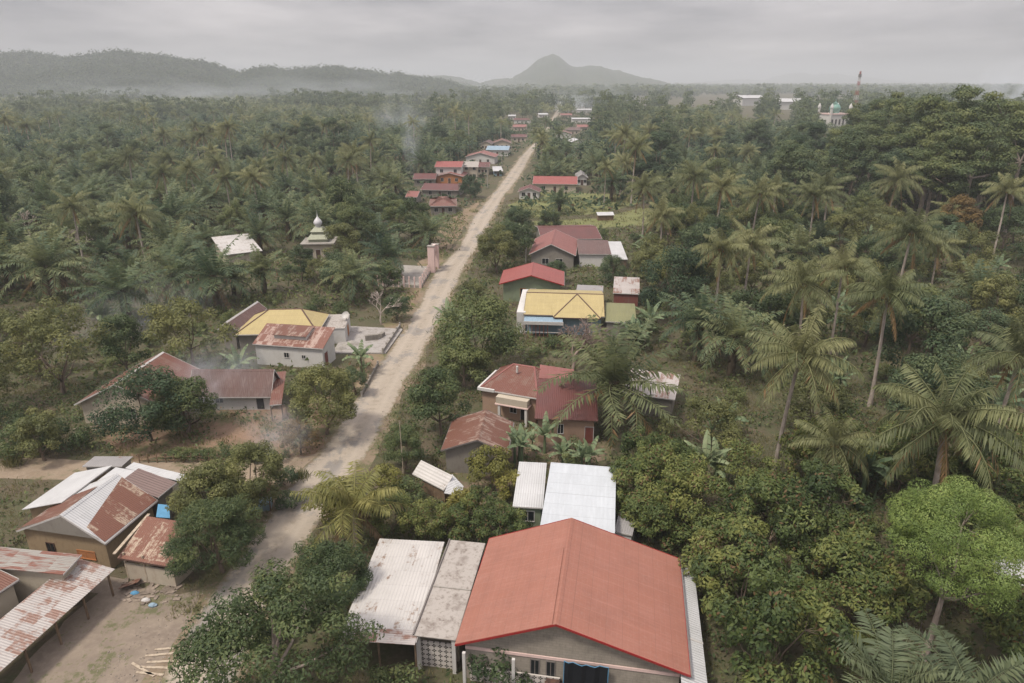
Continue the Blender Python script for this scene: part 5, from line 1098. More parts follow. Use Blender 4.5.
HERO = [
 # kind, px, py, height of crown centre, scale, variant, protect radius, label, mat
 ('coconut_palm', 793, 352, 9.9, 1.02, 0, 34, 'coconut palm with a heavy drooping yellow-green crown and bare trunk above the cocoa trees', None),
 ('coconut_palm', 893, 292, 10.6, 1.0, 1, 30, 'coconut palm with a shaggy hanging crown on a pale slanting trunk', None),
 ('coconut_palm', 809, 283, 9.2, .95, 2, 26, 'coconut palm with orange nuts right behind the heavy drooping coconut palm', None),
 ('coconut_palm', 955, 416, 8.0, 1.26, 4, 46, 'broad coconut palm with wide arching fronds above the bright green tree', None),
 ('coconut_palm', 840, 444, 5.2, .72, 2, 14, 'low coconut palm between the bare-trunked palm and the banana plant', None),
 ('coconut_palm', 1018, 352, 9.0, 1.0, 3, 10, 'coconut palm leaning in at the right edge above the broad palm', None),
 ('coconut_palm', 720, 186, 11.5, 1.0, 1, 15, 'coconut palm with a brownish crown at the green field, leftmost of four', None),
 ('coconut_palm', 757, 192, 11.0, 1.0, 0, 13, 'coconut palm at the green field, second of four', None),
 ('coconut_palm', 778, 188, 10.5, .95, 3, 11, 'coconut palm at the green field, third of four', None),
 ('coconut_palm', 817, 193, 10.5, 1.0, 4, 15, 'coconut palm with drooping brown fronds at the green field, rightmost of four', None),
 ('coconut_palm', 910, 231, 10.5, 1.1, 2, 24, 'coconut palm with long arching fronds in front of the tall dark trees', None),
 ('coconut_palm', 722, 247, 9.0, 1.0, 4, 18, 'coconut palm left of the reddish one, below the green field', None),
 ('coconut_palm', 751, 243, 9.0, .95, 0, 16, 'coconut palm with a reddish brown crown heart below the green field', None),
 ('coconut_palm', 1010, 190, 12, 1.0, 1, 12, 'coconut palm on a slanting trunk against the dark forest at the right edge', None),
 ('coconut_palm', 646, 186, 9.5, 1., 2, 10, 'coconut palm left of the field, behind the white lean-to roof', None),
 ('coconut_palm', 664, 214, 8.5, 1., 3, 12, 'coconut palm beside the field edge, above the plank shed', None),
 ('coconut_palm', 136, 212, 9.0, 1.1, 4, 16, 'coconut palm with wide tawny lower fronds amid the left plantation', None),
 ('coconut_palm', 71, 206, 9.0, .9, 0, 9, 'upright coconut palm just right of the pale dead branches', None),
 ('coconut_palm', 164, 172, 9.5, .95, 1, 10, 'coconut palm in the left plantation, leftmost of the row of six', None),
 ('coconut_palm', 191, 168, 9.5, .95, 2, 10, 'coconut palm in the left plantation, second of the row of six', None),
 ('coconut_palm', 226, 177, 9.5, .95, 3, 10, 'coconut palm in the left plantation, third of the row of six', None),
 ('coconut_palm', 254, 177, 9.5, .95, 4, 10, 'coconut palm in the left plantation, fourth of the row of six', None),
 ('coconut_palm', 286, 157, 10, 1., 0, 10, 'coconut palm in the left plantation, fifth of the row of six', None),
 ('coconut_palm', 346, 160, 10, 1., 1, 9, 'coconut palm in the left plantation, rightmost of the row of six', None),
 ('oil_palm', 614, 384, 4.4, 1.2, 0, 30, 'large oil palm with long hanging fronds right of the maroon roof', 'coco'),
 ('oil_palm', 700, 322, 4.2, 1.0, 1, 26, 'dark oil palm with dense crown behind the white shed roof', None),
 ('oil_palm', 735, 338, 4.0, .95, 2, 20, 'dark oil palm touching the heavy drooping coconut palm from the left', None),
 ('oil_palm', 46, 268, 4.4, 1.15, 0, 34, 'big oil palm near the left edge above the olive tree', None),
 ('oil_palm', 122, 292, 4.0, 1.15, 1, 36, 'big oil palm with spread star crown between the two round trees at left', None),
 ('oil_palm', 213, 277, 4.0, 1.12, 2, 36, 'large oil palm with a pale upright heart left of the yellow roof', None),
 ('oil_palm', 262, 270, 3.4, .85, 3, 14, 'oil palm directly in front of the dirty white hall roof', None),
 ('oil_palm', 350, 276, 3.6, .95, 1, 28, 'oil palm with arching fronds below the silver dome', None),
 ('oil_palm', 388, 256, 3.6, .95, 0, 20, 'oil palm just left of the pink gateway', None),
 ('oil_palm', 428, 232, 3.2, .9, 2, 10, 'oil palm right above the pink gateway', None),
 ('young_palm', 352, 508, 3.1, .92, 0, 28, 'young coconut palm with glowing yellow-green fronds by the road', None),
 ('bush', 284, 474, .9, .8, 0, 0, 'dark bush on the road island above the stall', 'leafd'),
 ('bush', 290, 494, .9, .8, 2, 0, 'dark bush beside the roadside stall', 'leafd'),
 ('bush', 392, 676, 1.4, 1.1, 0, 0, 'leafy bush before the open front of the carport', None),
 ('bush', 496, 672, 1.6, 1.2, 1, 0, 'leafy bush before the porch of the large red-roofed house', None),
 ('leafy_tree', 300, 264, 2.6, .75, 0, 0, 'green tree hiding the wall under the silver dome, left side', None),
 ('leafy_tree', 334, 262, 2.6, .75, 2, 0, 'green tree hiding the wall under the silver dome, right side', None),
 ('olive_tree', 319, 272, 2.0, .6, 0, 0, 'olive tree right below the silver dome', None),
 ('oil_palm', 232, 279, 2.2, .7, 3, 0, 'low oil palm in front of the dirty white hall, between two larger ones', None),
 ('cocoa_tree', 636, 478, 2.4, 0.90, 0, 0, 'cocoa tree right of the white tiled roof, touching the wash house', None),
 ('cocoa_tree', 664, 486, 2.4, 0.95, 1, 0, 'cocoa tree right of the white tiled roof, second from the wash house', None),
 ('cocoa_tree', 652, 508, 2.4, 0.90, 2, 0, 'cocoa tree right of the white tiled roof, just above the lean-to corner', None),
 ('cocoa_tree', 688, 498, 2.4, 1.00, 3, 0, 'cocoa tree right of the white tiled roof, beneath the pale banana plant', None),
 ('cocoa_tree', 640, 452, 2.4, 0.80, 4, 0, 'cocoa tree right of the white tiled roof, farthest, near the large oil palm', None),
 ('cocoa_tree', 674, 456, 2.4, 0.85, 0, 0, 'cocoa tree right of the white tiled roof, left of the pale banana plant', None),
 ('cocoa_tree', 392, 508, 1.9, 0.62, 0, 0, 'low cocoa tree behind the back edge of the carport roof, leftmost', None),
 ('cocoa_tree', 424, 517, 1.8, 0.60, 1, 0, 'low cocoa tree behind the middle of the carport roof', None),
 ('cocoa_tree', 452, 520, 1.8, 0.60, 2, 0, 'low cocoa tree behind the stained flat roof', None),
 ('cocoa_tree', 500, 520, 1.8, 0.62, 3, 0, 'low cocoa tree left of the green-walled annex', None),
 ('cocoa_tree', 478, 505, 1.8, 0.60, 4, 0, 'low cocoa tree in the bare yard behind the flat roof', None),
 ('yellow_bush', 383, 482, 1.5, 0.85, 0, 0, 'yellow-green bush at the road edge under the bamboo pole', None),
 ('yellow_bush', 462, 500, 1.4, 0.80, 1, 0, 'yellow-green bush behind the leaning sheet shed', None),
 ('bush', 408, 492, 1.0, 1.10, 0, 0, 'green bush left of the leaning sheet shed', None),
 ('banana_plant', 563, 446, 1.8, 0.70, 2, 0, 'small banana plant at the foot of the tan wing', None),
 ('banana_plant', 590, 452, 1.8, 0.75, 0, 0, 'small banana plant below the large oil palm', None),
 ('bush', 575, 453, 0.9, 1.00, 1, 0, 'bush between the two small banana plants below the tan wing', None),
 ('bush', 513, 512, 0.8, 0.80, 2, 0, 'bush hiding the green wall of the white-roofed annex', None),
 ('grey_palm', 888, 696, 2.6, .95, 0, 40, 'grey-green feather palm in the lower right corner, left of the pair', None),
 ('grey_palm', 968, 702, 2.4, .9, 0, 34, 'grey-green feather palm in the lower right corner, right of the pair', None),
 ('banana_plant', 706, 456, 2.6, 1.05, 0, 22, 'banana plant with pale blue-green leaves above the cocoa trees', None),
 ('banana_plant', 868, 466, 2.8, 1.15, 1, 22, 'banana plant with broad pale leaves beneath the broad coconut palm', None),
 ('banana_plant', 545, 428, 2.2, .9, 2, 10, 'banana plant against the tan wall under the maroon roof', None),
 ('banana_plant', 522, 441, 2.2, .9, 0, 10, 'banana plant at the right end of the rusty brown roof', None),
 ('banana_plant', 238, 363, 2.6, 1.0, 1, 10, 'pale banana plant in front of the white wall with the rusty roof', None),
 ('banana_plant', 650, 320, 2.6, 1.1, 1, 10, 'banana plant cluster right of the olive green roof', None),
 ('banana_plant', 632, 330, 2.4, 1.0, 0, 8, 'banana plant at the corner of the olive green roof', None),
 ('banana_plant', 1002, 405, 2.6, 1.1, 1, 8, 'banana plant behind the broad coconut palm at the right edge', None),
 ('banana_plant', 1000, 262, 2.6, 1.1, 2, 6, 'light banana clump near the right edge above the leaning palm', None),
 ('banana_plant', 98, 312, 2.4, 1.0, 0, 5, 'banana plant behind the olive tree at left', None),
 ('front_tree', 266, 624, 5.3, .95, 0, 50, 'large loose-crowned tree with bare twisting branches over the road, lower left', None),
 ('round_tree', 330, 556, 3.9, .70, 0, 24, 'dense dark round tree left of the carport roof', 'leaf'),
 ('feather_tree', 214, 524, 3.4, .84, 0, 30, 'feathery dark tree overhanging the rust-red kitchen roof', 'leaf'),
 ('mixed_tree', 212, 484, 3.6, .8, 0, 24, 'round tree behind the feathery dark tree', 'leafo'),
 ('mixed_tree', 248, 464, 3.6, .78, 0, 20, 'round tree at the corner of the dirt lane and the road', 'leafo'),
 ('mango_tree', 142, 398, 3.8, .9, 1, 26, 'dense dark mango tree in front of the farmhouse, left of two', None),
 ('mango_tree', 180, 396, 3.4, .84, 0, 22, 'dense dark mango tree in front of the farmhouse, right of two', 'leaf'),
 ('mixed_tree', 322, 391, 3.9, .95, 0, 30, 'broad light green tree beside the road below the white-walled building', 'leafo'),
 ('olive_tree', 298, 428, 2.3, .50, 1, 12, 'small rust-orange tree at the foot of the broad light green tree', 'leafbrown'),
 ('olive_tree', 353, 367, 2.8, .48, 1, 10, 'small upright dark tree between the broad light green tree and the slab yard', 'leafd'),
 ('olive_tree', 52, 348, 4.6, 1.25, 0, 32, 'olive-brown round tree at the left edge beneath the oil palms', None),
 ('leafy_tree', 122, 345, 3.6, .8, 1, 16, 'hazy green tree behind the left end of the farmhouse roof', None),
 ('leafy_tree', 188, 333, 4.0, 1.0, 3, 20, 'wide grey-green tree behind the farmhouse, in drifting smoke', 'leafo'),
 ('leafy_tree', 36, 428, 2.8, .72, 2, 12, 'light yellow-green tree near the left edge by the bamboo fence', 'leafo'),
 ('bush', 70, 432, 1.4, 1.3, 1, 6, 'green bush at the end of the bamboo fence', None),
 ('bush', 18, 440, 1.4, 1.4, 1, 6, 'dark green bush at the left edge above the dirt lane', None),
 ('mango_tree', 478, 322, 5.0, 1.15, 1, 38, 'tall dense tree hiding the road side left of the yellow roof', 'leaf'),
 ('mango_tree', 463, 345, 4.2, .9, 2, 22, 'dark tree leaning over the road below the tall dense one', 'leaf'),
 ('mixed_tree', 497, 250, 3.6, 1.15, 0, 24, 'grey-green tree between the road and the pinkish double gable', 'leafo'),
 ('leafy_tree', 470, 292, 2.4, .7, 2, 8, 'low wispy tree reaching over the road beside the bright red gable', 'leafo'),
 ('leafy_tree', 440, 402, 3.0, .85, 0, 22, 'loose green tree by the road in front of the tan house', None),
 ('round_tree', 403, 441, 2.5, .58, 0, 20, 'neat round bright tree at the roadside below the loose green one', 'leaf'),
 ('yellow_bush', 492, 463, 2.0, 1.05, 0, 18, 'yellow-green bushy tree between the rusty roof and the white tiled roof', None),
 ('yellow_bush', 510, 478, 1.6, .8, 1, 8, 'small yellow-green bush beside the bushy yellow-green tree', None),
 ('bare_tree', 574, 345, 2.8, 1.25, 0, 16, 'leafless pinkish tree with a dense web of twigs in front of the yellow gable', None),
 ('olive_tree', 634, 310, 4.2, .55, 1, 6, 'narrow dark green tree in front of the olive roof', 'leafd'),
 ('bright_tree', 961, 525, 8.0, .97, 0, 54, 'bright green tree with puffy rounded leaf clusters at the right edge', None),
 ('dead_tree', 22, 206, 6, .9, 0, 9, 'dead tree with pale bare forked branches at the left edge', None),
 ('dead_tree', 76, 226, 5.5, .9, 0, 8, 'dead tree with pale leaning branches next to the upright coconut palm', None),
 ('forest_tree', 921, 172, 9, .7, 0, 9, 'pale blossoming tree within the tall dark forest', 'leafwhite'),
 ('forest_tree', 964, 204, 8, .75, 1, 12, 'rusty olive tree at the foot of the tall dark forest', 'leafbrown'),
 ('leafy_tree', 704, 420, 3.4, .7, 3, 14, 'soft green tree between the white shed and the bare-trunked palm', 'leafo'),
 ('leafy_tree', 384, 268, 3.6, .8, 2, 8, 'green tree beside the pink fence', None),
 ('mango_tree', 396, 300, 2.6, .55, 0, 8, 'low dark green tree in front of the pink fence', None),
 ('dead_tree', 379, 292, 4.0, .7, 0, 8, 'bare forked tree in front of the pink fence', None),
 ('mango_tree', 556, 268, 2.2, .55, 0, 8, 'dark round tree under the pinkish double gable', None),
 ('mango_tree', 612, 268, 2.4, .6, 1, 8, 'dark round tree below the brown-red ribbed roof', None),
 ('mango_tree', 470, 186, 3.0, .8, 1, 8, 'round green tree beside the road in front of the two-storey white house', None),
]
for (k, px, py, hc, s, vi, pr_, lab, mt) in HERO: hero_tree(k, px, py, hc, lab, s, vi, prot=pr_, mat=mt)

for r_ in ((776, 385, 796, 458, P(780, 478)[1]), (872, 325, 892, 388, P(876, 400)[1]), (602, 207, 640, 222, P(600, 216)[1]), (950, 575, 970, 618, P(957, 622)[1])): PROTECT.append(r_)
# tall shade-tree forest at the right
FOR = [(965, 84, 27, 150, 1.05, 0), (925, 100, 25, 160, 1.0, 1), (1005, 92, 26, 140, 1.1, 2), (880, 112, 22, 170, .95, 0), (905, 92, 27, 185, 1., 2), (850, 126, 19, 175, .85, 1), (985, 120, 22, 125, .9, 1), (945, 128, 21, 130, .85, 0), (1035, 110, 24, 130, 1., 2), (838, 150, 12, 165, .65, 2), (1060, 90, 27, 160, 1.1, 0), (870, 98, 25, 210, .95, 1), (945, 92, 26, 145, 1.05, 1), (990, 100, 25, 175, 1.0, 0)]
for i, (px, py, ht, yy, s, vi) in enumerate(FOR):
    yy *= S; p = D(px, py, yy); s *= S; place('shade_tree', float(p[0]), yy, s, None, ['flat-topped tall shade tree', 'tall spreading tree'][i % 2]+' with layered crown in the high forest at the right edge', 'tall trees of the forest at the right', vi, True, p[2]/HT['shade_tree'][vi]); TREES.append((float(p[0]), yy, 4.5*S))

# ------------------------------------------------------------------ scattered vegetation
def inside_foot(x, y, mrg):
    for cx, cy, th, l, w in FOOT:
        dx, dy = x-cx, y-cy; u = dx*math.cos(th)+dy*math.sin(th); v = -dx*math.sin(th)+dy*math.cos(th)
        if abs(u) < l+mrg and abs(v) < w+mrg: return True
    return False
RXY = np.vstack([RS[:, :2], LS[:, :2]]); RWD = np.concatenate([RS[:, 2], LS[:, 2]])
def road_dist(x, y): return float(np.min(np.hypot(RXY[:, 0]-x, RXY[:, 1]-y)-RWD))
CLEAR = [  # ground kept open, as photo polygons of the ground
 [(-80, 760), (-60, 560), (112, 560), (180, 590), (215, 585), (300, 500), (330, 450), (345, 480), (250, 640), (200, 760)],
 [(95, 435), (165, 425), (300, 418), (340, 410), (330, 445), (290, 462), (130, 462)],
 [(325, 362), (330, 322), (402, 322), (400, 362)],
 [(370, 352), (392, 352), (425, 290), (440, 262), (450, 240), (472, 208), (488, 192), (500, 192), (460, 260), (420, 340), (380, 400), (352, 400)],
 [(520, 232), (600, 229), (720, 222), (895, 215), (890, 205), (760, 208), (640, 206), (600, 214), (520, 218)],
 [(440, 470), (470, 430), (560, 438), (612, 445), (612, 466), (515, 470), (510, 494), (440, 490)],
 [(375, 292), (425, 292), (440, 258), (390, 262)],
 [(0, 455), (80, 455), (80, 520), (0, 540)],
 [(560, 442), (640, 440), (640, 460), (560, 462)],
]
def in_poly(px, py, poly):
    c = False; j = len(poly)-1
    for i in range(len(poly)):
        xi, yi = poly[i]; xj, yj = poly[j]
        if (yi > py) != (yj > py) and px < (xj-xi)*(py-yi)/(yj-yi)+xi: c = not c
        j = i
    return c
RVIS = [(proj(p[0], p[1], 0), p[1], p[2]) for p in RS[::3] if 60 > 0 and 24 < p[1] < 300*S]
def blocked(x, y, r, H, slack=0):
    px, py0, dep = proj(x, y, 0); _, pt, dep2 = proj(x, y, H); rr = r*F_/dep2*.8
    yb = py0 if py0 < 760 else 760
    for (x0, y0, x1, y1, dd) in PROTECT:
        if y < dd and px+rr > x0+slack and px-rr < x1-slack and pt < y1-slack and yb > y0+slack: return True
    for (q, yy, wd) in RVIS:
        if y < yy-2 and abs(px-q[0]) < rr*.75 and pt < q[1] < yb: return True
    return False
GRID = {}
def near_tree(x, y, r):
    i, j = int(x//8), int(y//8)
    for a in (-1, 0, 1):
        for b in (-1, 0, 1):
            for (tx, ty, tr) in GRID.get((i+a, j+b), ()):
                if (tx-x)**2+(ty-y)**2 < ((tr+r)*.92)**2: return True
    return False
def add_tree(x, y, r): GRID.setdefault((int(x//8), int(y//8)), []).append((x, y, r))
for t_ in TREES: add_tree(*t_)
def region(px, py, x, y):
    """what grows where: list of (kind, share)"""
    rx = RS[np.argmin(np.abs(RS[:, 1]-y)), 0]
    if x < rx:   # left of the road
        if py > 432: return 'lane', [('bush', 1)]
        if py > 320: return 'left yard', [('leafy_tree', .4), ('olive_tree', .25), ('banana_plant', .15), ('mango_tree', .2)]
        if py > 235 and px > 330: return 'gate grove', [('oil_palm', .45), ('leafy_tree', .35), ('mango_tree', .2)]
        if py > 300: return 'left grove edge', [('oil_palm', .68), ('leafy_tree', .16), ('olive_tree', .08), ('banana_plant', .08)]
        if py > 128: return 'left plantation', [('oil_palm', .86), ('coconut_palm', .06), ('leafy_tree', .06), ('forest_tree', .02)]
        return 'far left', [('forest_tree', .6), ('oil_palm', .4)]
    if py > 462 and px > 598: return 'cocoa garden', [('cocoa_tree', 1)]
    if py > 488 and px > 365 and px < 545: return 'front bushes', [('cocoa_tree', .75), ('yellow_bush', .25)]
    if py > 470 and px <= 598: return 'bushes', [('yellow_bush', .5), ('bush', .5)]
    if px > 820 and py < 212 and py > 150: return 'dark forest', [('forest_tree', .8), ('leafy_tree', .2)]
    if py > 232 and px > 635: return 'right grove', [('leafy_tree', .36), ('olive_tree', .13), ('oil_palm', .16), ('coconut_palm', .10), ('banana_plant', .15), ('mango_tree', .10)]
    if py > 232: return 'village gardens', [('leafy_tree', .4), ('mango_tree', .3), ('banana_plant', .2), ('oil_palm', .1)]
    if px > 780 and py > 120: return 'right forest', [('forest_tree', .7), ('oil_palm', .3)]
    return 'right plantation', [('oil_palm', .62), ('leafy_tree', .2), ('forest_tree', .1), ('coconut_palm', .08)]
LBL = {
 'oil_palm': {'left plantation': ('dark oil palm in the dense plantation covering the plain left of the road', 'oil palms of the left plantation'), 'gate grove': ('oil palm in the grove between the silver dome and the pink gateway', 'oil palms near the pink gateway'), 'left grove edge': ('oil palm at the near edge of the left plantation, above the yellow roof', 'oil palms at the plantation edge'),
              'right grove': ('oil palm in the mixed grove around the coconut palms right of the houses', 'oil palms in the right grove'), 'village gardens': ('oil palm among the house gardens right of the road', 'oil palms in the gardens'), 'right plantation': ('oil palm in the plantation right of the road beyond the green field', 'oil palms of the right plantation'), 'right forest': ('oil palm at the edge of the tall dark forest', 'oil palms by the forest'), 'far left': ('distant oil palm beyond the left plantation', 'far oil palms')},
}
KW = {'coconut_palm': 'coconut palm', 'leafy_tree': 'green broadleaf tree', 'olive_tree': 'olive-green broadleaf tree', 'mango_tree': 'dense dark round tree', 'forest_tree': 'dark forest tree', 'banana_plant': 'banana plant', 'bush': 'low green bush', 'yellow_bush': 'yellow-green bush', 'cocoa_tree': 'cocoa tree with yellowish drooping leaves', 'oil_palm': 'oil palm'}
RW = {'left yard': 'around the farmhouse and dirt lane at left', 'gate grove': 'in the grove between the silver dome and the pink gateway', 'left grove edge': 'at the near edge of the left plantation', 'left plantation': 'standing among the oil palms left of the road', 'far left': 'beyond the left plantation', 'cocoa garden': 'in the thick garden right of the large red roof',
      'front bushes': 'in the hedge behind the carport roof', 'bushes': 'between the white tiled roof and the road', 'dark forest': 'beneath the tall shade trees at right', 'right grove': 'in the mixed grove around the coconut palms', 'village gardens': 'in the house gardens right of the road', 'right plantation': 'among the palms beyond the green field', 'right forest': 'at the right beyond the palms', 'lane': 'beside the dirt lane'}
cnt = {}; CAP = {'oil_palm': 262, 'forest_tree': 150, 'leafy_tree': 200, 'cocoa_tree': 200, 'coconut_palm': 60, 'banana_plant': 70, 'mango_tree': 80, 'olive_tree': 80, 'bush': 90, 'yellow_bush': 50}
MID = []   # trees past the individual ones
rs = random.Random(3)
cand = []
YMAX = 430
YMAX *= S
y = 15.0*S
while y < YMAX:
    st = S*(2.5 if y < 46*S else (4.2 if y < 90*S else 5.2))
    xw = (y+12*S)*.80+6*S; x = -xw
    while x < xw:
        cand.append((x+rs.uniform(-.45, .45)*st, y+rs.uniform(-.45, .45)*st)); x += st
    y += st*.92
cand.sort(key=lambda c: c[1])
for (x, y) in cand:
    px, py, dep = proj(x, y, 0)
    reg, kinds = region(px, py, x, y)
    u = rs.random(); acc = 0
    for k, sh in kinds:
        acc += sh
        if u <= acc: break
    r = RAD[k]*S; ppx = 45 if y > 60 else 70
    tx, ty, _ = proj(x, y, HT[k][0]*.7*S)
    if tx < -r*F_/dep-6 or tx > W_+r*F_/dep+6: 
        if y > 60*S and -260 < tx < W_+260 and rs.random() < .8 and not near_tree(x, y, r*.86): MID.append((x, y, k)); add_tree(x, y, r)
        continue
    if ty > 700 or y > 400*S: continue
    if near_tree(x, y, r*(.86 if k != 'cocoa_tree' else .8)): continue
    if inside_foot(x, y, min(r, 2.4)*(.75 if k != 'cocoa_tree' else 1.25)): continue
    if road_dist(x, y) < min(r*.7, 3.): continue
    if any(in_poly(px, py, pl) for pl in CLEAR): continue
    if k == 'cocoa_tree' and py > 700+40: continue
    s = rs.uniform(.82, 1.15)
    if blocked(x, y, r*s*(1.35 if 'palm' in k else 1), HT[k][0]*s*S):
        # something lower may still stand here
        if y < 130*S and rs.random() < .75:
            k = 'bush'; r = 1.0*S; s = rs.uniform(.7, 1.1)
            if blocked(x, y, r*s, 1.7*s*S, 2) or near_tree(x, y, r): continue
        else: continue
    if cnt.get(k, 0) >= CAP[k]: 
        MID.append((x, y, k)); add_tree(x, y, r); continue
    cnt[k] = cnt.get(k, 0)+1
    lab, grp = LBL.get(k, {}).get(reg, (KW[k]+' '+RW[reg], KW[k].split(' with')[0]+'s '+RW[reg]))
    zs = s*rs.uniform(.85, 1.2)
    place(k, x, y, s*S, rs.uniform(0, 6.28), lab, grp, None, y < 105*S, zs*S, rs.choice(['leafd', 'leafo', 'leaf', 'leaf']) if k == 'leafy_tree' and y < 105*S else None)
    add_tree(x, y, r)
print('TREES', cnt, 'MID', len(MID))

# ------------------------------------------------------------------ plantation and forest too many to count: baked into a few masses
def stamp(templates, pts, seed, name, mats, smin=.85, smax=1.2, tj=.25):
    g = np.random.default_rng(seed); V = []; Fc = []; Tn = []; Mi = []; o = 0
    for (x, y, z) in pts:
        v, f, t, m = templates[g.integers(len(templates))]; a = g.uniform(0, 6.28); s = S*g.uniform(smin, smax); c_, s_ = math.cos(a)*s, math.sin(a)*s
        w = np.empty_like(v); w[:, 0] = v[:, 0]*c_-v[:, 1]*s_+x; w[:, 1] = v[:, 0]*s_+v[:, 1]*c_+y; w[:, 2] = v[:, 2]*s*g.uniform(.85, 1.2)+z
        V.append(w); Fc.append(f+o); Tn.append(np.where(t > 1.4, t, np.clip(t+g.normal(0, tj), 0, 1))); Mi.append(m); o += len(v)
    if not V: return None
    o_ = link(name, mesh_np(name, np.vstack(V), np.vstack(Fc), 4, mats, np.concatenate(Tn), np.concatenate(Mi))); tag(o_, kind='stuff'); return o_
T_oil = [join(palm(300+i, 17, 5., 76, -5, 45, 95, 8, 1.15, .36, .5, dead=i % 2, K=5, rach=.05, top=(0, 0, 4.2+i*.5)), qtube([(0, 0, 0), (0, 0, 4.5+i*.5)], [.4, .35], 4, 0, .1)) for i in range(4)]
T_coc = [join(palm(310+i, 14, 4.3, 72, -30, 45, 80, 8, 1.1, .3, .9, K=5, top=(0, 0, 10+i), m=0), qtube([(0, 0, 0), (0, 0, 10.+i)], [.2, .14], 4, 1, .8)) for i in range(2)]
def lowtree(seed, H, Rr, n, ls, hb=1.5, ncl=16, rc=1.1, m=0):
    c, t = broad(seed, H, Rr, hb, ncl, rc, n, ls, .75, .55, ragged=.4, gaps=.05, th=H*.3); t2 = qtube([(0, 0, 0), (0, 0, H*.5)], [.2, .12], 4, m, .1)
    return join((c[0], c[1], c[2], np.full(len(c[1]), m)), t2)
T_brd = [lowtree(320+i, [9, 11, 7.5][i], [3.6, 4., 3.][i], 330, .75) for i in range(3)]
T_for = [lowtree(330+i, [14, 17, 12][i], [4.6, 5.2, 4.2][i], 420, .95, 3, 20, 1.5) for i in range(3)]
mid = {'oil': [], 'brd': [], 'for': [], 'coc': []}
for (x, y, k) in MID: mid['oil' if k == 'oil_palm' else 'for' if k == 'forest_tree' else 'coc' if k == 'coconut_palm' else 'brd'].append((x, y, 0))
far = {'oil': [], 'brd': [], 'for': []}; low = []
def ok_far(x, y, r=5, H=14):
    return not inside_foot(x, y, 2.5) and road_dist(x, y) > 1.5 and not any(in_poly(*proj(x, y, 0)[:2], pl) for pl in CLEAR[4:5]) and not blocked(x, y, r, H)
y = 400.*S
while y < 1250*S:
    st = S*(9.5 if y < 700*S else 13.)
    xw = y*.86; x = -xw+rs.uniform(0, st)
    while x < xw:
        xx = x+rs.uniform(-.4, .4)*st; yy = y+rs.uniform(-.4, .4)*st; nv = mn.noise((xx*.008, yy*.008, 5)); nw = mn.noise((xx*.003+9, yy*.005, 1))
        if yy < 1100 and not ok_far(xx, yy) and ok_far(xx, yy, 3, 4.5): low.append((xx, yy, 0))
        elif ok_far(xx, yy) and not (nw > .52):
            left = xx < 0
            k = 'for' if nv > (.22 if left else .0) else ('brd' if nv > (.05 if left else -.2) else 'oil')
            (far[k] if yy > 520*S else mid[k]).append((xx, yy, 0))
        x += st
    y += st*.95
T_oilf = [join(palm(340+i, 11, 5., 74, 5, 45, 90, 4, 1.4, .8, .5, K=4, rach=.05, top=(0, 0, 4.5+i*.8))) for i in range(3)]
T_brdf = [lowtree(350+i, [9, 11, 8][i], [4, 4.5, 3.6][i], 90, 1.5, ncl=9, rc=1.5) for i in range(3)]
T_forf = [lowtree(360+i, [15, 18, 13][i], [5, 5.5, 4.6][i], 120, 1.8, 3, 10, 2.2) for i in range(3)]
stamp(T_oil, mid['oil'], 1, 'oil_palm_plantation', [M['oil']]); stamp(T_coc, mid['coc'], 2, 'coconut_grove', [M['coco'], M['palmtrunk']]); stamp(T_brd, mid['brd'], 3, 'mixed_woodland', [M['leaf']]); stamp(T_for, mid['for'], 4, 'forest', [M['leafd']])
stamp([lowtree(380+i, 3.0, 2.6, 120, .6, .2, 8, 1.) for i in range(2)], low, 12, 'garden_shrubbery', [M['leaf']])
stamp(T_oilf, far['oil'], 5, 'distant_plantation', [M['oil']]); stamp(T_brdf, far['brd'], 6, 'distant_woodland', [M['leaf']]); stamp(T_forf, far['for'], 7, 'distant_forest', [M['leafd']])
pts = []
y = 1250.*S
while y < 4600*S:
    st = S*(26. if y < 2200*S else 45.)
    xw = y*.85; x = -xw+rs.uniform(0, st)
    while x < xw:
        xx = x+rs.uniform(-.5, .5)*st; yy = y+rs.uniform(-.5, .5)*st
        if not any(y < dd and x0-4 < proj(xx, yy, 20)[0] < x1+4 and y0 < proj(xx, yy, 24)[1] < y1 for (x0, y0, x1, y1, dd) in PROTECT): pts.append((xx, yy, 0))
        x += st
    y += st*.8
T_hill = [lowtree(390+i, [12, 15, 10][i], [4.6, 5.2, 4][i], 55, 2.5, 2, 8, 2.) for i in range(3)]
T_lump = [lowtree(370+i, [15, 19, 13][i], [11, 12, 10][i], 60, 4.2, 2, 9, 4.) for i in range(3)]
stamp(T_lump, pts, 8, 'far_forest', [M['leafd']], .8, 1.3)
hp = []
for (V, rows, ns) in HILLS[:1]:
    for j in range(1, rows-6):
        for i in range(ns):
            for _ in range(6 if j < 10 else 4):
                a, b = rs.random(), rs.random(); i2 = min(i+1, ns-1); p = V[j, i]*(1-a)*(1-b)+V[j, i2]*a*(1-b)+V[j+1, i]*(1-a)*b+V[j+1, i2]*a*b
                if p[2] > 2: hp.append((float(p[0]), float(p[1]), float(p[2])-2))
stamp(T_hill, hp, 9, 'hill_forest', [M['leafd']], .45, 1.1, .12)
pb2 = D(150, 52, 2100); ft = place('shade_tree', float(pb2[0]), 2100, 1.4, 0, 'lone tall round tree standing out on the crest of the left ridge', None, 0, False, .95); ft.location.z = float(pb2[2])-23
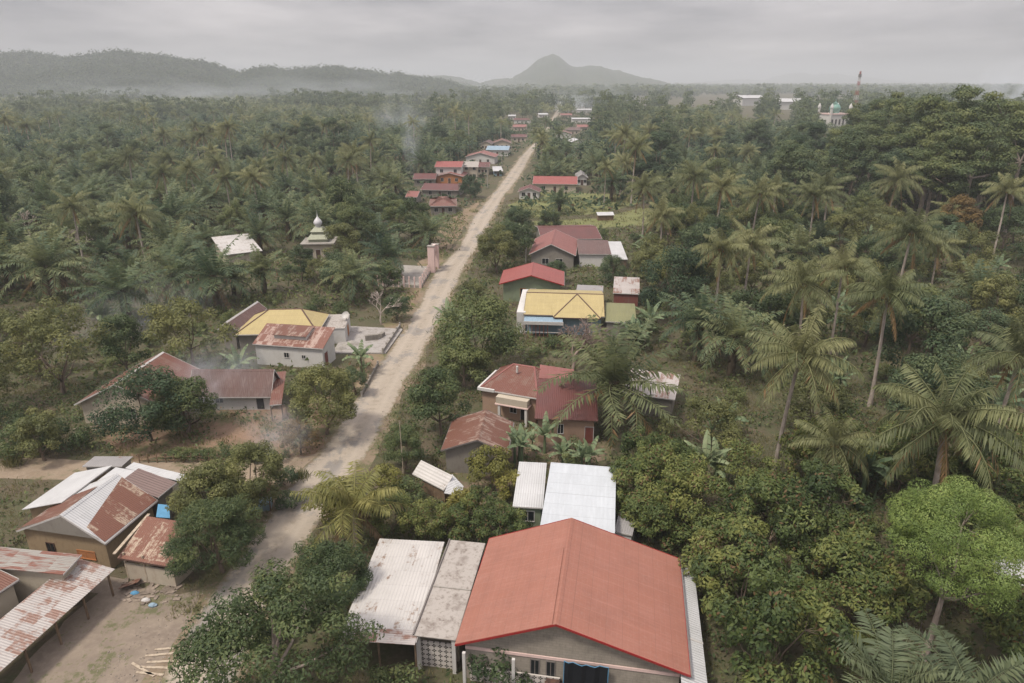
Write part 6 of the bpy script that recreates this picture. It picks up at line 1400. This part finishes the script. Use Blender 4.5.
# ------------------------------------------------------------------ undergrowth, grass and weeds
def undergrowth(name, n, yr_, size, hgt, seed, mat, keep):
    g = np.random.default_rng(seed); yy = np.sqrt(g.uniform(yr_[0]**2, yr_[1]**2, n)); xx = g.uniform(-1, 1, n)*((yy+12*S)*.80+4*S); C = []
    for x, y in zip(xx, yy):
        if keep(x, y): C.append((x, y))
    C = np.array(C); m = len(C); k = 7
    c = np.repeat(np.c_[C, np.zeros(m)], k, 0); hh = np.repeat(g.uniform(.3, 1, m)*hgt, k)
    c += np.c_[g.normal(0, hgt*.55, (m*k, 2)), g.uniform(.05, 1, m*k)*hh]
    nr = rand_dir(g, m*k)*.8+np.array([[0, 0, .7]]); tn = np.clip(np.repeat(g.normal(.45, .2, m), k)+g.normal(0, .12, m*k), 0, 1); tn = np.where(g.random(m*k) < .03, 2., tn)
    q = cards(g, c, nr, size*g.uniform(.6, 1.3, m*k), .5, tn); tag(link(name, to_mesh(name, q, [mat])), kind='stuff')
def keep_under(x, y):
    px, py, _ = proj(x, y, 0)
    if inside_foot(x, y, .3 if y < 85 else 1.) or road_dist(x, y) < (1. if y < 85 else 1.8 if y < 210 else 4.5): return False
    for i, pl in enumerate(CLEAR):
        if in_poly(px, py, pl): return i in (1, 3, 5, 8, 7) and mn.noise((x*.35, y*.35, 2)) > (.22 if i != 7 else .1)
    return mn.noise((x*.12, y*.12, 0)) > -.28
undergrowth('undergrowth', 9000, (18*S, 60*S), 0.28*S, 0.75*S, 1, M['leaf'], keep_under)
undergrowth('undergrowth', 11000, (60*S, 150*S), 0.55*S, 1.2*S, 2, M['leaf'], keep_under)
undergrowth('undergrowth', 11000, (150*S, 420*S), 1.3*S, 2*S, 3, M['leafd'], lambda x, y: keep_under(x, y))
def grass(name, n, yr_, seed, keep, h=.3, w=.05, per=9, rad=.22):
    g = np.random.default_rng(seed); yy = np.sqrt(g.uniform(yr_[0]**2, yr_[1]**2, n)); xx = g.uniform(-1, 1, n)*((yy+12*S)*.80+4*S); C = np.array([(x, y) for x, y in zip(xx, yy) if keep(x, y)]); m = len(C)
    a = np.repeat(np.c_[C, np.zeros(m)], per, 0); a[:, :2] += g.normal(0, rad, (m*per, 2)); d = nrmz(np.stack([g.normal(0, .5, m*per), g.normal(0, .5, m*per), np.ones(m*per)], 1)); b = a+d*(h*g.uniform(.5, 1.3, m*per))[:, None]
    q = diamonds(a, b, nrmz(np.cross(d, rand_dir(g, m*per))), np.full(m*per, w), np.clip(np.repeat(g.normal(.5, .2, m), per)+g.normal(0, .1, m*per), 0, 1), .35); tag(link(name, to_mesh(name, q, [M['grassleaf']])), kind='stuff')
def keep_grass(x, y):
    if inside_foot(x, y, .1): return False
    rd = road_dist(x, y)
    if rd < .15: return False
    px, py, _ = proj(x, y, 0); nz = mn.noise((x*.25, y*.25, 7))
    if in_poly(px, py, CLEAR[0]): return nz > .25
    if in_poly(px, py, CLEAR[2]) or in_poly(px, py, CLEAR[6]): return False
    if in_poly(px, py, CLEAR[3]): return nz > .12
    return nz > -.15 or (rd < 1.8 and nz > -.4)
grass('grass', 20000, (20*S, 70*S), 4, keep_grass, .42, .07, 9, .3); grass('grass', 14000, (70*S, 170*S), 5, keep_grass, .7, .16, 8, .6)
# hedge plants along the lane and garden
for i in range(9):
    p = P(170+i*14, 460+rs.uniform(-1, 1)); place('bush', float(p[0]), float(p[1]), rs.uniform(.7, .95), None, 'clipped low bush in the row behind the stake fence', 'low bushes behind the stake fence')
gt_ = [('reed clump of long pale leaves beside the dirt lane at left', 14, 466, 1.9), ('small grass clump on the road island by the kiosk', 300, 478, .9)]
for lab, px, py, hh in gt_:
    p = P(px, py); o = link('grass_clump', to_mesh('grass_clump', tuft(5, 220, hh, .07, .45), [M['grassleaf']]), None, (float(p[0]), float(p[1]), 0)); tag(o, lab, 'plant')

# ------------------------------------------------------------------ small things
def utility_pole(px, py, h, label, mat='concrete', arm=True):
    p = P(px, py); o = empty('utility_pole', (float(p[0]), float(p[1]), 0), .5); tag(o, label, 'utility pole')
    MB().tube([(0, 0, 0), (0, 0, h)], [.17, .11], 10).build('pole', M[mat], o)
    if arm:
        MB().box(-.9, .9, -.06, .06, h-.5, h-.38).build('crossarm', M['wood'], o)
        for a in (-.75, 0, .75): MB().lathe([(.0, h-.38), (.06, h-.36), (.08, h-.25), (.04, h-.18), (0, h-.16)], 8, (a, 0)).build('insulator', M['fascia_white'], o)
    return o
for (px, py, h, lab) in [(487.5, 188, 9., 'pale concrete pole beside the two-storey white house'), (502, 170, 8.5, 'pale concrete pole just beyond the roadside kiosk'), (527, 140, 9, 'concrete pole before the far bend of the road'), (511.5, 152, 8.5, 'orange-based pole beside the pale blue roof'), (526, 263, 7, 'grey pole at the left corner of the pinkish double gable'), (574, 152, 8, 'concrete pole below the far right houses'), (537, 128, 9, 'thin pole in the far left village')]: utility_pole(px, py, h, lab)
p = P(403.6, 482); bp = MB().tube([(0, 0, 0), (0.03, 0, 2.5), (-.03, 0, 7.)], [.05, .045, .03], 7).build('bamboo_pole', M['palewood'], None, loc=(float(p[0]), float(p[1]), 0)); tag(bp, 'thin bamboo pole standing in front of the neat round tree', 'pole')
p = P(363, 382); bp = MB().tube([(0, 0, 0), (0, 0, 4.)], [.06, .05], 7).build('lamp_pole', M['darkwood'], None, loc=(float(p[0]), float(p[1]), 0)); tag(bp, 'thin dark pole at the edge of the grey slab yard', 'pole')
for i, (px, py, a, ln) in enumerate([(160, 655, .12, 2.0), (163, 662, .05, 2.2), (157, 668, -.05, 2.3), (150, 674, -.12, 2.0), (143, 670, -.5, 2.4), (168, 649, .1, 1.8)]):
    p = P(px, py); b = MB().box(-ln/2, ln/2, -.09, .09, 0, .05).build('timber_plank', M['palewood'], None, loc=(float(p[0]), float(p[1]), .02+.0*i), rz=a)
    tag(b, ['pale plank, second farthest of those lying by the road', 'pale plank in the middle of the lying row', 'wide pale plank below the middle one', 'pale plank nearest the bottom edge', 'pale plank lying askew across the others\' left ends', 'pale plank farthest from the bottom edge'][i], 'plank', 'planks lying at the edge of the dirt yard')
rub = MB(); g = np.random.default_rng(9)
for i in range(70):
    p = P(122+g.uniform(0, 60), 583+g.uniform(-4, 20)+ .0); s = g.uniform(.05, .16); a = g.uniform(0, 3)
    c_, s_ = math.cos(a)*s, math.sin(a)*s; k = g.uniform(.8, 3)
    q = [(p[0]-c_*k-s_*-1, p[1]-s_*k-c_, 0), (p[0]+c_*k+s_, p[1]+s_*k-c_, 0), (p[0]+c_*k-s_, p[1]+s_*k+c_, 0), (p[0]-c_*k-s_, p[1]-s_*k+c_, 0)]
    rub.hexa(q, [(x, y, s*.7) for x, y, _ in q])
tag(rub.build('rubble', plain('rubble', (.34, .28, .23), .9, .6, .9)), kind='stuff')
tag(MB().slab([P(118, 589, .45), P(138, 582, .8), (P(138, 582)+[.1, .5, 0])+[0, 0, .1], (P(118, 589)+[.1, .5, 0])], .04).build('scrap_sheet', M['rust']), 'crumpled rusty scrap sheet lying against the cream kitchen wall', 'scrap metal')
for i, (px, py, mt, lb) in enumerate([(135, 594, 'bluetarp', 'blue plastic rag in the rubbish by the kitchen wall'), (146, 601, 'fascia_white', 'white sack in the rubbish by the kitchen wall'), (153, 606, 'bluer', 'pale blue sack nearest the dirt yard')]):
    p = P(px, py); o = MB().lathe([(0, 0), (.28, .02), (.3, .12), (.18, .24), (0, .27)], 9).build('sack', M[mt], None, loc=(float(p[0]), float(p[1]), 0)); o.scale = (1.2, .7, 1); tag(o, lb, 'sack')
for i, (px, py, rr, lab) in enumerate([(352, 346, 1.3, 'small heap of grey sand on the slab yard'), (340, 350, .9, 'low heap of gravel at the left end of the slab yard')]):
    p = P(px, py); o = MB().lathe([(rr, 0), (rr*.8, rr*.14), (rr*.45, rr*.38), (rr*.15, rr*.5), (0, rr*.52)], 16).build('sand_heap', M['concrete'], None, loc=(float(p[0]), float(p[1]), .22)); o.scale = (1.2, .8, 1); tag(o, lab, 'heap')
for i, (px, py, lab) in enumerate([(372, 341, 'stack of concrete blocks in the middle of the slab yard'), (383, 337, 'smaller stack of blocks near the road side of the slab yard')]):
    p = P(px, py); mb = MB()
    for k in range(4-i):
        for j in range(5-i*2): mb.box(-1+j*.42, -.62+j*.42, -.3, .3, .0+k*.21, .2+k*.21)
    tag(mb.build('block_stack', M['greywall'], None, loc=(float(p[0]), float(p[1]), .225), rz=.3+i), lab, 'block stack')
gv = MB(); g = np.random.default_rng(31)
def stone(x, y, s):
    a_ = g.uniform(0, 3); pts_ = []
    for k in range(5):
        t = a_+k*2*math.pi/5; r_ = s*g.uniform(.7, 1.2); pts_.append((x+r_*math.cos(t), y+r_*math.sin(t)))
    top = [(x+(p_[0]-x)*.55, y+(p_[1]-y)*.55, s*g.uniform(.5, .9)) for p_ in pts_]; n0 = len(gv.v)
    gv.v += [(p_[0], p_[1], 0.) for p_ in pts_]+top; gv.f.append(tuple(range(n0+5, n0+10)))
    for k in range(5): gv.f.append((n0+k, n0+(k+1) % 5, n0+5+(k+1) % 5, n0+5+k))
for i in range(1500):
    if i < 650:
        p = P(g.uniform(40, 220), g.uniform(585, 690))
        if inside_foot(p[0], p[1], .1): continue
        stone(p[0], p[1], g.uniform(.025, .085)*(1.8 if g.random() < .06 else 1))
    else:
        j = g.integers(3, min(len(RS)-2, 190)); q_ = RS[j]; d_v = RS[j+1][:2]-RS[j-1][:2]; d_v = d_v/np.hypot(*d_v); sd_ = 1 if g.random() < .5 else -1
        o_f = sd_*(q_[2]+g.normal(-.15, .35)); stone(q_[0]-d_v[1]*o_f, q_[1]+d_v[0]*o_f, g.uniform(.04, .13))
tag(gv.build('gravel', plain('loose_stones', (.36, .31, .26), .95, .5, .4)), kind='stuff')
st_ = P(262, 508); k_ = empty('roadside_stall', (float(st_[0]), float(st_[1]), 0), .2); tag(k_, 'small roadside stall with a brown roof under the trees at the junction', 'stall')
MB().slab([(-1, -.8, 1.9), (1, -.8, 1.9), (1, .8, 2.2), (-1, .8, 2.2)], .05).build('roof', M['redbrown'], k_); MB().box(-.9, .9, -.6, .6, 0, .8).build('counter', M['bluew'], k_)
for a in (-.9, .9):
    for b in (-.7, .7): MB().box(a-.05, a+.05, b-.05, b+.05, 0, 1.88).build('post', M['wood'], k_)
p = P(622, 220); o = house('field_shelter', 'small white roofed shelter standing in the green field', 'shelter', x=[float(p[0]-5), float(p[1]), .1, 5, 2, 1.6, 2.2, 0], kind='shed', roof='zinc', walls='wood', oh=.2)

# ------------------------------------------------------------------ sky, sun, air, smoke
w = bpy.data.worlds.new('World'); SC.world = w; w.use_nodes = True; nt = w.node_tree; nt.nodes.clear()
out = nt.nodes.new('ShaderNodeOutputWorld'); bg = nt.nodes.new('ShaderNodeBackground'); bg2 = nt.nodes.new('ShaderNodeBackground')
SUN_E, SUN_A = R(60), R(235)
sk = nt.nodes.new('ShaderNodeTexSky'); sk.sky_type = 'NISHITA'; sk.sun_disc = False; sk.sun_elevation = SUN_E; sk.sun_rotation = SUN_A
L(nt, sk.outputs[0], bg.inputs[0]); bg.inputs[1].default_value = .08
tc = N(nt, 'ShaderNodeTexCoord'); sx = N(nt, 'ShaderNodeSeparateXYZ'); L(nt, tc.outputs['Generated'], sx.inputs[0])
zc = math_(nt, 'ADD', math_(nt, 'MAXIMUM', sx.outputs[2], 0.), .09)
cb = N(nt, 'ShaderNodeCombineXYZ'); L(nt, math_(nt, 'DIVIDE', sx.outputs[0], zc), cb.inputs[0]); L(nt, math_(nt, 'DIVIDE', sx.outputs[1], zc), cb.inputs[1])
n1 = noise(nt, cb.outputs[0], .55, 7, .55, (1, .8, 1)); n2 = noise(nt, cb.outputs[0], .17, 3, .5)
cl = mixc(nt, ramp(nt, n1, .36, .66), (.60, .56, .60), (1.52, 1.40, 1.40)); cl = mixc(nt, math_(nt, 'MULTIPLY', ramp(nt, n2, .45, .65), .4), cl, (.58, .55, .61))
SKY_H, SKY_Z = .225, .90
gr = N(nt, 'ShaderNodeMapRange'); gr.inputs[1].default_value = 0; gr.inputs[2].default_value = .9; gr.inputs[3].default_value = SKY_H; gr.inputs[4].default_value = SKY_Z; L(nt, sx.outputs[2], gr.inputs[0])
L(nt, cl, bg2.inputs[0]); L(nt, gr.outputs[0], bg2.inputs[1])
mx = nt.nodes.new('ShaderNodeMixShader'); mx.inputs[0].default_value = .93; L(nt, bg.outputs[0], mx.inputs[1]); L(nt, bg2.outputs[0], mx.inputs[2]); L(nt, mx.outputs[0], out.inputs[0])
ld_ = bpy.data.lights.new('sun', 'SUN'); ld_.energy = 2.1; ld_.angle = R(10); ld_.color = (1, .91, .78); lo = bpy.data.objects.new('sun', ld_); COL.objects.link(lo)
dv = Vector((math.sin(SUN_A)*math.cos(SUN_E), math.cos(SUN_A)*math.cos(SUN_E), math.sin(SUN_E))); lo.rotation_euler = dv.to_track_quat('Z', 'Y').to_euler(); lo.location = (0, 0, 60)
def vol_mat(name, col, dens, aniso=0., noisy=None):
    m, nt, out = nm(name); v = nt.nodes.new('ShaderNodeVolumePrincipled'); v.inputs['Color'].default_value = (*col, 1); v.inputs['Density'].default_value = dens; v.inputs['Anisotropy'].default_value = aniso
    if noisy:
        tc = N(nt, 'ShaderNodeTexCoord'); o = tc.outputs['Object']; n_ = noise(nt, o, noisy, 3, .6)
        ln = N(nt, 'ShaderNodeVectorMath', operation='LENGTH'); L(nt, o, ln.inputs[0])
        fall = math_(nt, 'SUBTRACT', 1., ln.outputs['Value'], clamp=True)
        d = math_(nt, 'MULTIPLY', math_(nt, 'MULTIPLY', ramp(nt, n_, .42, .62), fall), dens*2); L(nt, d, v.inputs['Density'])
    L(nt, v.outputs[0], out.inputs['Volume']); return m
HAZE = .00026
hz = MB().box(-10000, 10000, -150, 14000, -3, 235).build('haze', vol_mat('haze', (.65, .69, .735), HAZE)); tag(hz, kind='stuff')
def smoke(px, py, y, rx, ry, rz_, dens, seed=0, nz=2.2, tilt=0):
    y *= S; dens /= S; rx *= S; ry *= S; rz_ *= S; c = D(px, py, y); mb = MB(); k = 14; mb.lathe([(math.sin(math.pi*i/10), -math.cos(math.pi*i/10)) for i in range(11)], k)
    o = mb.build('smoke', vol_mat('smoke', (.82, .88, .96), dens, 0, nz)); o.location = c; o.scale = (rx, ry, rz_); o.rotation_euler = (0, tilt, seed*1.3); tag(o, kind='stuff')
smoke(275, 432, 44, 3.2, 2.2, 2.8, .11, 0, 2.0); smoke(215, 385, 55, 6.5, 4, 4.5, .09, 1)
smoke(412, 148, 215, 4, 4, 11, .07, 2, 2.); smoke(404, 122, 330, 18, 16, 16, .018, 3)
smoke(150, 320, 78, 14, 8, 6, .04, 1); smoke(590, 108, 700, 60, 60, 24, .012, 2); smoke(1010, 95, 480, 20, 30, 24, .03, 5)
smoke(140, 100, 950, 260, 120, 34, .0026, 1); smoke(330, 95, 1000, 260, 120, 38, .0026, 3); smoke(470, 95, 1600, 300, 200, 40, .002, 4)

# ------------------------------------------------------------------ render
vs = SC.view_settings; vs.view_transform = 'Standard'; vs.look = 'None'; vs.exposure = .9; vs.gamma = 1; vs.use_curve_mapping = False
SC.display_settings.display_device = 'sRGB'
cy_ = SC.cycles; cy_.max_bounces = 5; cy_.diffuse_bounces = 3; cy_.glossy_bounces = 2; cy_.transmission_bounces = 3; cy_.volume_bounces = 1; cy_.transparent_max_bounces = 4
cy_.use_denoising = True; cy_.denoiser = 'OPENIMAGEDENOISE'; cy_.use_adaptive_sampling = True; cy_.adaptive_threshold = .02; cy_.volume_max_steps = 96; cy_.volume_step_rate = 2
cy_.sample_clamp_indirect = 6; cy_.caustics_reflective = False; cy_.caustics_refractive = False
SC.render.use_persistent_data = False
